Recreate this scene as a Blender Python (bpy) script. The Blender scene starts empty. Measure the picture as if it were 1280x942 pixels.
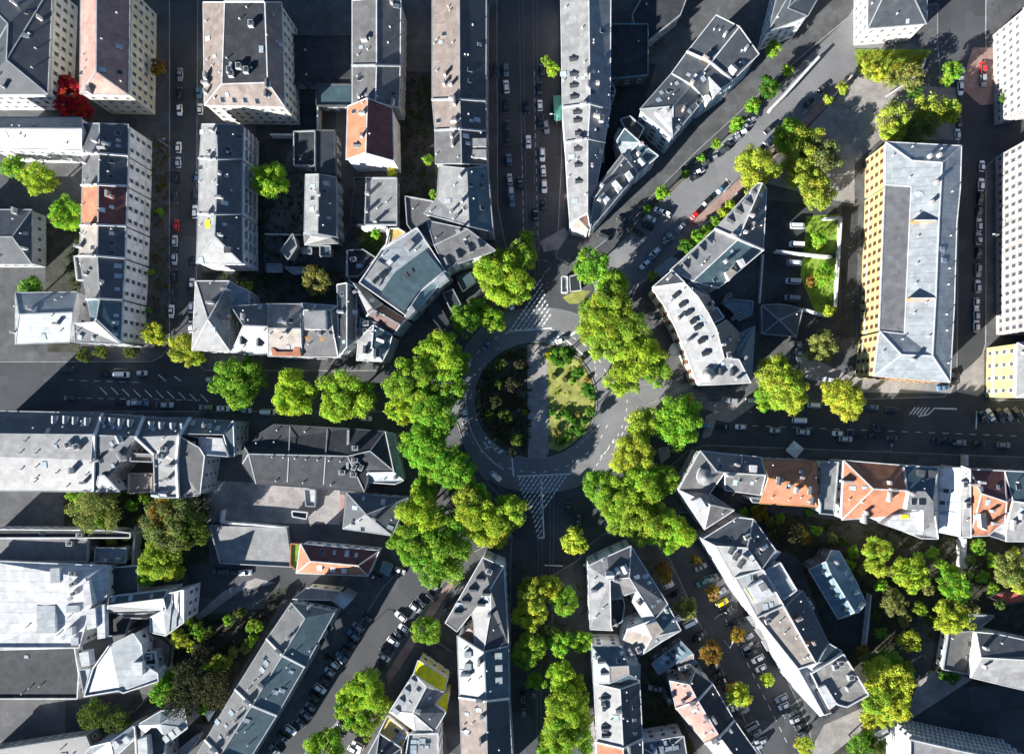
import bpy, bmesh, math, random
import numpy as np
from mathutils import Vector, Matrix
from mathutils.geometry import tessellate_polygon
random.seed(7)
scene = bpy.context.scene
COL = scene.collection
# ------------------------------------------------------------------ camera, sky, sun, exposure
CAM_H = 234.0          # height of the aerial camera above the streets, metres
MPP = 0.2808            # metres of street per pixel of the photograph
NX, NY = 680.0, 511.0  # the photograph's nadir point
cam_d = bpy.data.cameras.new('camera'); cam = bpy.data.objects.new('camera', cam_d); COL.objects.link(cam)
cam.location = (0, 0, CAM_H); cam.rotation_euler = (0, 0, 0)
cam_d.sensor_width = 36.0; cam_d.lens = 36.0*(CAM_H/MPP)/1280.0
cam_d.shift_x = -40/1280.0; cam_d.shift_y = 40/1280.0
cam_d.clip_start = 1.0; cam_d.clip_end = 5000.0
scene.camera = cam
SUN_EL, SHADOW_AZ = math.radians(19.5), math.radians(43)   # shadows fall towards +x +y
w = bpy.data.worlds.new('World'); scene.world = w; w.use_nodes = True
nt = w.node_tree; bg = nt.nodes['Background']
sky = nt.nodes.new('ShaderNodeTexSky'); sky.sky_type = 'NISHITA'; sky.sun_disc = False
sky.sun_elevation = SUN_EL
sx, sy = -math.cos(SHADOW_AZ), -math.sin(SHADOW_AZ)
sky.sun_rotation = math.atan2(sx, sy)
sky.air_density = 0.8; sky.dust_density = 0.0; sky.ozone_density = 3.0
nt.links.new(sky.outputs[0], bg.inputs[0]); bg.inputs[1].default_value = 0.05
sun_d = bpy.data.lights.new('sun', 'SUN'); sun = bpy.data.objects.new('sun', sun_d); COL.objects.link(sun)
sun_d.energy = 5.0; sun_d.angle = math.radians(0.5); sun_d.color = (1.0, 0.97, 0.93)
sdir = Vector((sx*math.cos(SUN_EL), sy*math.cos(SUN_EL), math.sin(SUN_EL)))
sun.rotation_euler = sdir.to_track_quat('Z', 'Y').to_euler(); sun.location = sdir*400
vs = scene.view_settings; vs.view_transform = 'Standard'; vs.look = 'None'; vs.gamma = 1.0
vs.use_curve_mapping = False; vs.exposure = 1.75
# ------------------------------------------------------------------ helpers
def put(o, parent=None):
    COL.objects.link(o)
    if parent is not None: o.parent = parent
    return o
def mesh_obj(name, verts, faces, mats, midx=None, parent=None, smooth=False):
    me = bpy.data.meshes.new(name); me.from_pydata([tuple(v) for v in verts], [], faces)
    for m in (mats if isinstance(mats, (list, tuple)) else [mats]): me.materials.append(m)
    if midx: me.polygons.foreach_set('material_index', midx)
    if smooth: me.polygons.foreach_set('use_smooth', [True]*len(me.polygons))
    me.update()
    return put(bpy.data.objects.new(name, me), parent)
def thing(name, label, cat, loc=(0, 0, 0), rz=0, group=None):
    o = bpy.data.objects.new(name, None); o.location = loc; o.rotation_euler = (0, 0, rz)
    o.empty_display_size = 1
    o['label'] = label; o['category'] = cat
    if group: o['group'] = group
    return put(o)
def tag(o, label=None, cat=None, group=None, kind=None):
    if label: o['label'] = label
    if cat: o['category'] = cat
    if group: o['group'] = group
    if kind: o['kind'] = kind
    return o
class MB:
    def __init__(s): s.v = []; s.f = []; s.m = []
    def add(s, vs_, fs_, m=0):
        b = len(s.v); s.v += [tuple(v) for v in vs_]; s.f += [tuple(i+b for i in f) for f in fs_]; s.m += [m]*len(fs_)
    def box(s, c, d, rz=0, m=0, M=None):
        hx, hy, hz = d[0]/2, d[1]/2, d[2]/2; cs, sn = math.cos(rz), math.sin(rz); vv = []
        for dz in (-hz, hz):
            for dx, dy in ((-hx, -hy), (hx, -hy), (hx, hy), (-hx, hy)):
                p = Vector((c[0]+dx*cs-dy*sn, c[1]+dx*sn+dy*cs, c[2]+dz)); vv.append(M @ p if M else p)
        s.add(vv, [(3, 2, 1, 0), (4, 5, 6, 7), (0, 1, 5, 4), (1, 2, 6, 5), (2, 3, 7, 6), (3, 0, 4, 7)], m)
    def cyl(s, p0, p1, r0, r1, n=8, m=0):
        p0, p1 = Vector(p0), Vector(p1); d = (p1-p0).normalized(); a = d.orthogonal().normalized(); b = d.cross(a); vv = []
        for p, r in ((p0, r0), (p1, r1)):
            for k in range(n):
                t = 2*math.pi*k/n; vv.append(p+a*(r*math.cos(t))+b*(r*math.sin(t)))
        s.add(vv, [(k, (k+1) % n, n+(k+1) % n, n+k) for k in range(n)]+[tuple(range(n, 2*n)), tuple(range(n-1, -1, -1))], m)
    def prism(s, poly, z0, z1, m=0):
        n = len(poly); a = sum(poly[i][0]*poly[(i+1) % n][1]-poly[(i+1) % n][0]*poly[i][1] for i in range(n))
        if a < 0: poly = poly[::-1]
        vv = [(p[0], p[1], z0) for p in poly]+[(p[0], p[1], z1) for p in poly]
        tris = tessellate_polygon([[Vector((p[0], p[1], 0)) for p in poly]])
        up = []
        for t in tris:
            A, B, C = (Vector(poly[i]).to_2d() if len(poly[i]) > 2 else Vector(poly[i]) for i in t)
            if (B-A).cross(C-A) < 0: t = t[::-1]
            up.append(tuple(i+n for i in t))
        s.add(vv, up+[(i, (i+1) % n, n+(i+1) % n, n+i) for i in range(n)], m)
    def obj(s, name, mats, parent=None, smooth=False):
        return mesh_obj(name, s.v, s.f, mats, s.m, parent, smooth)
    def mesh(s, name, mats, smooth=False):
        me = bpy.data.meshes.new(name); me.from_pydata(s.v, [], s.f)
        for m in (mats if isinstance(mats, (list, tuple)) else [mats]): me.materials.append(m)
        me.polygons.foreach_set('material_index', s.m)
        if smooth: me.polygons.foreach_set('use_smooth', [True]*len(me.polygons))
        me.update(); return me
ROWS = (80, 290, 500, 720); COLS = (80, 320, 560, 800, 1040); HS = 0.78              # the measured heights, brought to the scale of the streets
TILES = {'px': (0, 0, 1.0)}
for i, c in enumerate('abcde'):
    for j in range(4): TILES[c+str(j+1)] = (COLS[i], ROWS[j], 4.283)
TILES.update(Z1=(400, 260, 4.4875), Z2=(720, 670, 3.49), Z3=(860, 630, 3.4875), Z4=(80, 670, 3.464),
             Z5=(460, 680, 3.595), Z6=(690, 80, 4.096), Z7=(500, 330, 2.545), Z8=(800, 330, 5.54))
def survey(T, x, y, h=0.0):
    """a point measured on the photograph at height h, as metres in the place"""
    x0, y0, s = TILES[T]; u, v = x0+x/s, y0+y/s
    k = MPP*(CAM_H-h)/CAM_H
    return ((u-NX)*k, (NY-v)*k)
# ------------------------------------------------------------------ materials
MATS = {}
def base_mat(name, col, rough=0.85, var=0.2, scale=0.4, dirt=0.35, fine=4.5, bump=0.3, metal=0.0, spec=0.3, streak=False, objcol=False, seams=0.0, patch=.45, pamp=.13):
    m = bpy.data.materials.new(name); m.use_nodes = True; t = m.node_tree; N = t.nodes; L = t.links
    b = N['Principled BSDF']; b.inputs['Roughness'].default_value = rough; b.inputs['Metallic'].default_value = metal
    b.inputs['Specular IOR Level'].default_value = spec
    tc = N.new('ShaderNodeNewGeometry')
    def noise(sc, det, rgh=0.6, src=None):
        n = N.new('ShaderNodeTexNoise'); n.inputs['Scale'].default_value = sc; n.inputs['Detail'].default_value = det
        n.inputs['Roughness'].default_value = rgh; L.new(src or tc.outputs['Position'], n.inputs['Vector']); return n
    n1 = noise(scale, 6); n2 = noise(fine, 4, 0.7)
    if streak:
        mp = N.new('ShaderNodeMapping'); mp.inputs['Scale'].default_value = (1.6, 1.6, 0.12); L.new(tc.outputs['Position'], mp.inputs['Vector'])
        n2 = noise(1.3, 5, 0.7, mp.outputs[0])
    def ramp(n, lo, hi, a, c):
        r = N.new('ShaderNodeMapRange'); r.inputs[1].default_value = lo; r.inputs[2].default_value = hi
        r.inputs[3].default_value = a; r.inputs[4].default_value = c; L.new(n.outputs[0], r.inputs[0]); return r
    r1 = ramp(n1, 0.3, 0.7, 1-var, 1+var); r2 = ramp(n2, 0.3, 0.7, 1-dirt, 1+dirt*0.6)
    mu = N.new('ShaderNodeMath'); mu.operation = 'MULTIPLY'; L.new(r1.outputs[0], mu.inputs[0]); L.new(r2.outputs[0], mu.inputs[1])
    last = mu
    if pamp and not objcol:
        vo = N.new('ShaderNodeTexVoronoi'); vo.distance = 'CHEBYCHEV'; vo.inputs['Scale'].default_value = patch; L.new(tc.outputs['Position'], vo.inputs['Vector'])
        sp = N.new('ShaderNodeSeparateColor'); L.new(vo.outputs['Color'], sp.inputs[0])
        rp_ = N.new('ShaderNodeMapRange'); rp_.inputs[3].default_value = 1-pamp; rp_.inputs[4].default_value = 1+pamp; L.new(sp.outputs[0], rp_.inputs[0])
        mu0 = N.new('ShaderNodeMath'); mu0.operation = 'MULTIPLY'; L.new(mu.outputs[0], mu0.inputs[0]); L.new(rp_.outputs[0], mu0.inputs[1]); mu = mu0; last = mu0
    if seams:
        w_ = N.new('ShaderNodeTexWave'); w_.wave_type = 'BANDS'; w_.bands_direction = 'Y' ; w_.inputs['Scale'].default_value = seams
        w_.inputs['Distortion'].default_value = 0.0; L.new(tc.outputs['Position'], w_.inputs['Vector'])
        rs = ramp(w_, 0.93, 1.0, 1.0, 0.82); mu2 = N.new('ShaderNodeMath'); mu2.operation = 'MULTIPLY'
        L.new(mu.outputs[0], mu2.inputs[0]); L.new(rs.outputs[0], mu2.inputs[1]); last = mu2
    mx = N.new('ShaderNodeVectorMath'); mx.operation = 'SCALE'
    if objcol:
        oi = N.new('ShaderNodeObjectInfo'); L.new(oi.outputs['Color'], mx.inputs[0])
    else: mx.inputs[0].default_value = col
    L.new(last.outputs[0], mx.inputs['Scale']); L.new(mx.outputs[0], b.inputs['Base Color'])
    if bump:
        bp = N.new('ShaderNodeBump'); bp.inputs['Strength'].default_value = bump; bp.inputs['Distance'].default_value = 0.15
        L.new(n2.outputs[0], bp.inputs['Height']); L.new(bp.outputs[0], b.inputs['Normal'])
    MATS[name] = m; return m
def M(n): return MATS[n]
R = lambda n, c, **k: base_mat(n, c, **k)
SL = dict(rough=.42, spec=.75)
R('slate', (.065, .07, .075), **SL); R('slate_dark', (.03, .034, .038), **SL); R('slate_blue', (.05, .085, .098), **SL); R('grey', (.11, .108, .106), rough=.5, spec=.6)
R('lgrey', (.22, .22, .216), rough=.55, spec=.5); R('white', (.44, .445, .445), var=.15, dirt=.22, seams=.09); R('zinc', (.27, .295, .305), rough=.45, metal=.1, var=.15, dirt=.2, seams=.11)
R('tan', (.2, .165, .145)); R('beige', (.27, .24, .21), dirt=.25); R('orange', (.35, .15, .085), dirt=.3); R('brown', (.10, .065, .055)); R('redbrown', (.15, .06, .055))  # the red-brown is orange tile darkened for slopes away from the sun
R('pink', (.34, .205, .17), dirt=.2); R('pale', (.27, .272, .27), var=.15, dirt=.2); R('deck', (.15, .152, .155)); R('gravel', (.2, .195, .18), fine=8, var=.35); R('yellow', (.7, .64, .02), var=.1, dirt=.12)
R('felt', (.035, .038, .042), var=.3); R('teal_metal', (.14, .22, .25), rough=.5); R('dark_metal', (.06, .065, .07), rough=.5)
R('green_metal', (.05, .2, .16), rough=.5); R('copper', (.45, .22, .08), rough=.6)
for n, c in dict(w_white=(.62, .61, .60), w_cream=(.52, .48, .37), w_yellow=(.42, .37, .16), w_pale=(.34, .29, .275), w_grey=(.3, .31, .32), w_pink=(.46, .41, .39), w_ochre=(.5, .36, .12),
                 w_brick=(.33, .17, .12), w_blue=(.35, .45, .5), w_dark=(.12, .13, .13), w_tan=(.40, .34, .28)).items():
    R(n, c, var=.12, dirt=.18, streak=True, bump=.1)
R('trim', (.5, .5, .49), var=.1, dirt=.12, bump=0); R('trim_grey', (.26, .28, .29), var=.1, dirt=.12, bump=0); R('brick', (.36, .2, .15), var=.2); R('shutter', (.22, .10, .055), bump=0)
R('asphalt', (.06, .063, .067), scale=.05, var=.22, fine=2.2, dirt=.25, rough=.9, patch=.09, pamp=.16); R('asphalt_worn_sunlit', (.175, .175, .177), scale=.06, var=.22, fine=2.0, dirt=.25, rough=.85, patch=.08, pamp=.1); R('pavement', (.085, .086, .087), scale=.12, var=.3, fine=4, dirt=.3)  # the second asphalt is an older surface, lightened further to paint sunlight
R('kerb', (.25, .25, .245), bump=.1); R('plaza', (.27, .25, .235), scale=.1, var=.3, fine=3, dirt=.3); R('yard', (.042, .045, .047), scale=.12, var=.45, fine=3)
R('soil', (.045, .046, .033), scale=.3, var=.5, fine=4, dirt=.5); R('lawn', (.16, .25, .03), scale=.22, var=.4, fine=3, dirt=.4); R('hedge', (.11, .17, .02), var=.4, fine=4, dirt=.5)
R('shaded_lawn', (.06, .066, .045), scale=.3, var=.5, fine=3, dirt=.5); R('dry_lawn', (.27, .28, .07), scale=.3, var=.35, fine=3, dirt=.45); R('redtrack', (.42, .11, .08)); R('brickpave', (.3, .2, .17), scale=.2)
R('paint', (.7, .7, .68), var=.15, dirt=.35, fine=2, bump=0); R('ypaint', (.5, .38, .05), bump=0); R('rail', (.22, .22, .22), rough=.4, metal=.6, bump=0)
R('bark', (.12, .09, .065), fine=5); R('car_paint', (1, 1, 1), rough=.3, var=.04, dirt=.05, bump=0, objcol=True, spec=.6); R('tyre', (.02, .02, .02), bump=0)
R('glass', (.02, .025, .03), rough=.12, var=.1, dirt=.1, bump=0, spec=.8); R('pane_light', (.3, .36, .4), rough=.2, bump=0); R('headlamp', (.6, .6, .58), rough=.2, bump=0)
R('canvas', (.7, .7, .68), bump=0, var=.08); R('wood', (.2, .13, .08))
def leaf_mat():
    m = bpy.data.materials.new('leaves'); m.use_nodes = True; t = m.node_tree; N = t.nodes; L = t.links
    N.remove(N['Principled BSDF']); out = N['Material Output']
    oi = N.new('ShaderNodeObjectInfo'); at = N.new('ShaderNodeAttribute'); at.attribute_name = 'tone'
    geo = N.new('ShaderNodeNewGeometry')
    nz = N.new('ShaderNodeTexNoise'); nz.inputs['Scale'].default_value = .35; nz.inputs['Detail'].default_value = 3; L.new(geo.outputs['Position'], nz.inputs['Vector'])
    hs = N.new('ShaderNodeHueSaturation'); L.new(oi.outputs['Color'], hs.inputs['Color'])
    mr = N.new('ShaderNodeMapRange'); mr.inputs[1].default_value = .3; mr.inputs[2].default_value = .7; mr.inputs[3].default_value = .465; mr.inputs[4].default_value = .53
    L.new(nz.outputs[0], mr.inputs[0]); L.new(mr.outputs[0], hs.inputs['Hue'])
    mv = N.new('ShaderNodeMapRange'); mv.inputs[3].default_value = .55; mv.inputs[4].default_value = 1.35; L.new(at.outputs['Fac'], mv.inputs[0]); L.new(mv.outputs[0], hs.inputs['Value'])
    d = N.new('ShaderNodeBsdfDiffuse'); tr = N.new('ShaderNodeBsdfTranslucent'); mix = N.new('ShaderNodeMixShader'); mix.inputs[0].default_value = .5
    L.new(hs.outputs[0], d.inputs[0]); L.new(hs.outputs[0], tr.inputs[0]); L.new(d.outputs[0], mix.inputs[1]); L.new(tr.outputs[0], mix.inputs[2]); L.new(mix.outputs[0], out.inputs[0])
    MATS['leaves'] = m
leaf_mat()
# ------------------------------------------------------------------ shared small meshes
def window_mesh(name, w_, h_, frame, pane, sill=True):
    m = MB(); t = .14
    m.box((0, .03, h_/2), (w_, .06, h_), m=1)
    m.box((-w_/2, .06, h_/2), (t, .16, h_+t), m=0); m.box((w_/2, .06, h_/2), (t, .16, h_+t), m=0)
    m.box((0, .058, h_), (w_-t, .15, t), m=0)
    if sill: m.box((0, .12, -.02), (w_+.3, .3, .12), m=0)
    m.box((0, .05, h_*.55), (.07, .1, h_*.9), m=0)
    return m.mesh(name, [M(frame), M(pane)])
WIN = {'std': window_mesh('window', 1.25, 1.75, 'trim', 'glass'), 'grey': window_mesh('window', 1.2, 1.7, 'trim_grey', 'glass'),
       'red': window_mesh('window', 1.15, 1.6, 'shutter', 'glass'), 'big': window_mesh('window', 1.9, 1.5, 'trim_grey', 'glass'), 'pale': window_mesh('window', 1.3, 1.8, 'trim', 'pane_light')}
def dormer_mesh(w_, h_, d_, style, side, top):
    # local: +y is downslope / outward, origin on the roof plane at the dormer front foot
    m = MB()
    m.box((0, -d_/2, h_/2-1.0), (w_, d_, h_+2.0), m=0)
    m.box((0, .03, h_*.52), (w_*.66, .08, h_*.62), m=2)
    for sx_ in (-1, 1): m.box((sx_*w_*.37, .04, h_*.52), (.12, .12, h_*.7), m=3)
    m.box((0, .08, h_*.17), (w_*.86, .2, .1), m=3)
    if style == 'gable':
        r = h_+w_*.35; a = w_/2+.15
        vv = [(-a, .2, h_-.02), (a, .2, h_-.02), (0, .2, r), (-a, -d_-.8, h_-.02), (a, -d_-.8, h_-.02), (0, -d_-.8, r)]
        m.add(vv, [(0, 1, 2), (0, 2, 5, 3), (1, 4, 5, 2), (3, 5, 4)], 1)
    elif style == 'arch':
        n = 7; vv = []
        for yy in (.18, -d_-.6):
            for k in range(n+1):
                t = math.pi*k/n; vv.append(((w_/2+.12)*math.cos(t), yy, h_-.05+.7*math.sin(t)))
        m.add(vv, [(k, k+1, n+2+k, n+1+k)[::-1] for k in range(n)]+[tuple(range(n+1))], 1)
    else:
        m.box((0, -d_/2+.1, h_+.08), (w_+.4, d_+.5, .16), m=1)
    return m.mesh('dormer', [M(side), M(top), M('glass'), M('trim')])
DORM = {}
def dormer(style='gable', side='trim_grey', top='slate', w_=1.9, h_=1.9):
    k = (style, side, top, w_, h_)
    if k not in DORM: DORM[k] = dormer_mesh(w_, h_, 3.0, style, side, top)
    return DORM[k]
def chimney_mesh(l, mat):
    m = MB(); m.box((0, 0, .2), (l, .7, 3.0), m=0); m.box((0, 0, 1.76), (l+.2, .9, .16), m=1)
    k = max(2, int(l/.6))
    for i in range(k):
        x = -l/2+l*(i+.5)/k; m.cyl((x, 0, 1.83), (x, 0, 2.25), .14, .11, 6, 2)
    return m.mesh('chimney', [M(mat), M('trim_grey'), M('brick')])
CHIM = {(l, c): chimney_mesh(l, c) for l in (1.1, 2.0, 3.2) for c in ('trim', 'brick', 'trim_grey')}
def sky_mesh(w_, h_, pane):
    m = MB(); m.box((0, 0, .06), (w_+.2, h_+.2, .18), m=0); m.box((0, 0, .165), (w_, h_, .05), m=1); return m.mesh('skylight', [M('trim_grey'), M(pane)])
SKYL = [sky_mesh(.9, 1.3, 'pane_light'), sky_mesh(1.2, 1.5, 'glass'), sky_mesh(1.3, 2.0, 'pane_light')]
def vent_mesh():
    m = MB(); m.cyl((0, 0, -.3), (0, 0, .7), .16, .16, 8, 0); m.cyl((0, 0, .7), (0, 0, .95), .3, .1, 8, 0); return m.mesh('vent_pipe', [M('trim')])
VENT = vent_mesh()
def unit_mesh():
    m = MB(); m.box((0, 0, .75), (2.0, 1.5, 1.3), m=0); m.box((0, 0, 1.43), (1.5, 1.1, .08), m=1)
    for sx_ in (-.8, .8): m.box((sx_, 0, .05), (.15, 1.5, .14), m=1)
    m.cyl((0, 0, 1.46), (0, 0, 1.6), .42, .42, 10, 1)
    return m.mesh('ventilation_unit', [M('white'), M('dark_metal')])
ACU = unit_mesh()
# ------------------------------------------------------------------ houses
def beam(mb, p, q, w_, h_, lift=0, m=0):
    p, q = Vector(p), Vector(q); d = q-p; L_ = d.length
    if L_ < .05: return
    d /= L_; s = Vector((d.y, -d.x, 0))
    if s.length < 1e-4: s = Vector((1, 0, 0))
    s.normalize(); u = s.cross(d)
    if u.z < 0: u = -u
    c = [(p if e == 0 else q)+s*(a*w_/2)+u*(b+lift) for e in (0, 1) for a, b in ((-1, -h_/2), (1, -h_/2), (1, h_/2), (-1, h_/2))]
    f = [(3, 2, 1, 0), (4, 5, 6, 7), (0, 1, 5, 4), (1, 2, 6, 5), (2, 3, 7, 6), (3, 0, 4, 7)]
    A, B, C = c[0], c[1], c[5]
    mb.add(c, f, m)
HOUSES = []
def house(T, pts, facets, label, mat='slate', wall='w_white', F='', name='apartment_building', cat='building', fm=None, nowin=False,
          win='std', auto=1.0, edge='trim_grey', par=True, group=None, dst=('gable', 'trim_grey', 'slate', 1.9, 1.9), chim='trim', inset=.3,
          floor=3.15, bay=3.1, vis=2.6, skip=(), prefix=''):
    fm = fm or {}; rng = random.Random(label)  # facet materials; many paint the lit and shaded sides of one roof
    pts = [(x, y, h*HS) for x, y, h in pts]
    W = [Vector((*survey(T, x, y, h), h)) for x, y, h in pts]
    org = Vector((sum(p.x for p in W)/len(W), sum(p.y for p in W)/len(W), 0))
    root = thing(name, label, cat, org, 0, group)
    V = [p-org for p in W]
    fs = []
    for f in facets:
        f = list(f); a = sum(V[f[i]].x*V[f[(i+1) % len(f)]].y-V[f[(i+1) % len(f)]].x*V[f[i]].y for i in range(len(f)))
        if a < 0: f = f[::-1]
        fs.append(f)
    norms = []
    FT = []   # facet triangles with photo coordinates for placing features
    for k, f in enumerate(fs):
        n = Vector((0, 0, 0))
        for i in range(len(f)): n += V[f[i]].cross(V[f[(i+1) % len(f)]])
        n.normalize(); norms.append(n)
        mm = fm.get(k, mat); flat = n.z > .992
        tr = tessellate_polygon([[Vector((V[i].x, V[i].y, 0)) for i in f]])
        tris = []
        for t in tr:
            A, B, C = (V[f[i]] for i in t)
            if (B-A).cross(C-A).z < 0: t = t[::-1]
            tris.append(tuple(t)); FT.append((k, [f[i] for i in t]))
        nf = len(f)
        vv = [V[i] for i in f]+[V[i]-Vector((0, 0, .28)) for i in f]
        ff = tris+[(i, nf+i, nf+(i+1) % nf, (i+1) % nf) for i in range(nf)]
        mesh_obj('flat_roof' if flat else 'roof_slope', vv, ff, M(mm), parent=root)
    # boundary
    ed = {}
    for k, f in enumerate(fs):
        for i in range(len(f)): ed[(f[i], f[(i+1) % len(f)])] = k
    bnd = {a: b for (a, b) in ed if (b, a) not in ed}
    loops = []; left = dict(bnd)
    while left:
        a = next(iter(left)); lp = []
        while a in left: lp.append(a); a = left.pop(a)
        if len(lp) > 2: loops.append(lp)
    gut = MB(); parp = MB(); rid = MB(); wl = MB(); cor = MB(); nwin = 0
    for (a, b), k in ed.items():
        if (b, a) in ed:
            if a < b:
                k2 = ed[(b, a)]
                if norms[k].angle(norms[k2]) > .2:
                    mid = (V[a]+V[b])/2; c1 = sum((V[i] for i in fs[k]), Vector())/len(fs[k])
                    if norms[k2].dot(c1-V[a]) < 0: beam(rid, V[a], V[b], .38, .14, .04)
        else:
            if norms[k].z > .992 and par: beam(parp, V[a]-Vector((0, 0, .1)), V[b]-Vector((0, 0, .1)), .34, 1.1, .2)
            else: beam(gut, V[a], V[b], .3, .22, 0)
    if gut.v: gut.obj('gutter', M(edge), root)
    if parp.v: parp.obj('parapet', M(edge), root)
    if rid.v: rid.obj('ridge_cap', M(edge if edge != 'dark_metal' else 'trim_grey'), root)
    for lp in loops:
        n = len(lp); ins = []
        for i in range(n):
            p0, p1, p2 = V[lp[i-1]], V[lp[i]], V[lp[(i+1) % n]]
            e1 = (p1-p0).to_2d(); e2 = (p2-p1).to_2d()
            if e1.length < 1e-3 or e2.length < 1e-3: ins.append(p1.to_2d()); continue
            e1.normalize(); e2.normalize(); n1 = Vector((-e1.y, e1.x)); n2 = Vector((-e2.y, e2.x))
            q = (n1+n2); dn = max(.35, 1+n1.dot(n2)); ins.append(p1.to_2d()+q*(inset/dn))
        vv = [(ins[i].x, ins[i].y, V[lp[i]].z-.2) for i in range(n)]+[(ins[i].x, ins[i].y, -.05) for i in range(n)]
        wl.add(vv, [(i, n+i, n+(i+1) % n, (i+1) % n) for i in range(n)])
        for i in range(n):
            if nowin: break
            p, q = ins[i], ins[(i+1) % n]; hz = min(V[lp[i]].z, V[lp[(i+1) % n]].z); d = q-p; L_ = d.length
            if L_ < 3 or hz < 3.2 or nwin > 250: continue
            d /= L_; nn = Vector((d.y, -d.x)); mid = (p+q)/2+org.to_2d()
            off = -(mid.dot(nn))*hz/(CAM_H-hz)
            if off < vis*MPP: continue
            key = (lp[i], lp[(i+1) % n])
            if key in skip or key[::-1] in skip: continue
            cols = max(1, int((L_-1.0)/bay)); rows = max(1, int((hz-.8)/floor))
            ang = math.atan2(-nn.x, nn.y)
            for c_ in range(cols):
                for r_ in range(rows):
                    z = .95+(hz-.7-rows*floor)*.5+r_*floor
                    if z < .3: z = .9
                    if nwin > 250: break
                    s_ = (c_+.5)/cols*L_; pp = p+d*s_
                    o = bpy.data.objects.new('window', WIN[win]); o.location = (pp.x+nn.x*.02, pp.y+nn.y*.02, z); o.rotation_euler = (0, 0, ang); put(o, root); nwin += 1
            if off > 2.5*MPP:
                for zz in (3.6, hz-1.15):
                    if hz > 8:
                        a3 = Vector((p.x+nn.x*.06, p.y+nn.y*.06, zz)); b3 = Vector((q.x+nn.x*.06, q.y+nn.y*.06, zz)); cor = MB(); beam(cor, a3, b3, .22, .2)
                        if cor.v: cor.obj('cornice', M('trim' if wall in ('w_white', 'w_cream', 'w_yellow', 'w_pale') else 'trim_grey'), root)
    wo = wl.obj('wall', M(wall), root)
    H = dict(root=root, T=T, pts=pts, V=V, FT=FT, norms=norms, fs=fs, org=org, rng=rng, dst=dst, chim=chim)
    feats(H, F)
    # unplanned small roof furniture
    if auto:
        for k, f in enumerate(fs):
            tri = [t for kk, t in FT if kk == k]; ar = 0; ars = []
            for t in tri:
                A, B, C = (V[i] for i in t); a_ = (B-A).cross(C-A).length/2; ars.append(a_); ar += a_
            def rnd():
                t = rng.choices(tri, ars)[0]; r1, r2 = rng.random(), rng.random()
                if r1+r2 > 1: r1, r2 = 1-r1, 1-r2
                r1 = .12+r1*.76; r2 = min(.12+r2*.76, .94-r1)
                A, B, C = (V[i] for i in t); return A+(B-A)*r1+(C-A)*max(r2, .05)
            if ar < 18: continue
            flat = norms[k].z > .992
            for _ in range(int(auto*ar/70+rng.random())): place(H, 'V', rnd(), norms[k])
            for _ in range(int(auto*ar/(170 if not flat else 260)+rng.random()*.8)): place(H, 'S', rnd(), norms[k])
            if flat:
                for _ in range(int(auto*ar/220+rng.random()*.6)): place(H, 'A', rnd(), norms[k])
            elif 'C' not in F and rng.random() < .8*auto and ar > 40:
                place(H, 'C', rnd(), norms[k])
    HOUSES.append(H); return H
def place(H, c, p, n, arg=None):
    rng = H['rng']; ds = Vector((n.x, n.y)); ds = ds.normalized() if ds.length > .05 else Vector((0, -1))
    ang = math.atan2(-ds.x, ds.y)
    if n.z > .992:
        e = H['fs'][0]; d0 = (H['V'][e[1]]-H['V'][e[0]]); ang = math.atan2(d0.y, d0.x)
    if c == 'S':
        o = bpy.data.objects.new('skylight', rng.choice(SKYL)); q = n.to_track_quat('Z', 'Y')
        zax = n; yax = Vector((0, 0, 1))-n*n.z
        if yax.length < .05: yax = Vector((math.cos(ang), math.sin(ang), 0))
        yax.normalize(); xax = yax.cross(zax)
        o.rotation_euler = Matrix((xax, yax, zax)).transposed().to_euler(); o.location = p
    elif c == 'V': o = bpy.data.objects.new('vent_pipe', VENT); o.location = p
    elif c == 'A': o = bpy.data.objects.new('ventilation_unit', ACU); o.location = p; o.rotation_euler = (0, 0, ang)
    elif c == 'C':
        o = bpy.data.objects.new('chimney', CHIM[(rng.choice((1.1, 1.1, 2.0)), H['chim'])]); o.location = p+Vector((0, 0, .1)); o.rotation_euler = (0, 0, ang+rng.choice((0, 1.5708)))
    elif c == 'W':
        o = bpy.data.objects.new('chimney', CHIM[(3.2, H['chim'])]); o.location = p; o.rotation_euler = (0, 0, ang+1.5708)
    elif c == 'D':
        o = bpy.data.objects.new('dormer', dormer(*H['dst'])); o.location = p; o.rotation_euler = (0, 0, ang); o.scale = (.72, .66, .62)
    put(o, H['root'])
def roof_at(H, x, y):
    best = None
    for k, t in H['FT']:
        (x0, y0, h0), (x1, y1, h1), (x2, y2, h2) = (H['pts'][i] for i in t)
        dt = (y1-y2)*(x0-x2)+(x2-x1)*(y0-y2)
        if abs(dt) < 1e-6: continue
        a = ((y1-y2)*(x-x2)+(x2-x1)*(y-y2))/dt; b = ((y2-y0)*(x-x2)+(x0-x2)*(y-y2))/dt; c = 1-a-b
        mn = min(a, b, c)
        if mn > -.02 and (best is None or mn > best[0]):
            h = a*h0+b*h1+c*h2; best = (mn, k, Vector((*survey(H['T'], x, y, h), h))-H['org'])
    return best
def feats(H, F):
    for part in F.split(';'):
        part = part.strip()
        if not part: continue
        c = part[0]
        for tok in part[1:].split():
            x, y = (float(v) for v in tok.split(','))
            r = roof_at(H, x, y)
            if r: place(H, c, r[2], H['norms'][r[1]])
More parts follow.
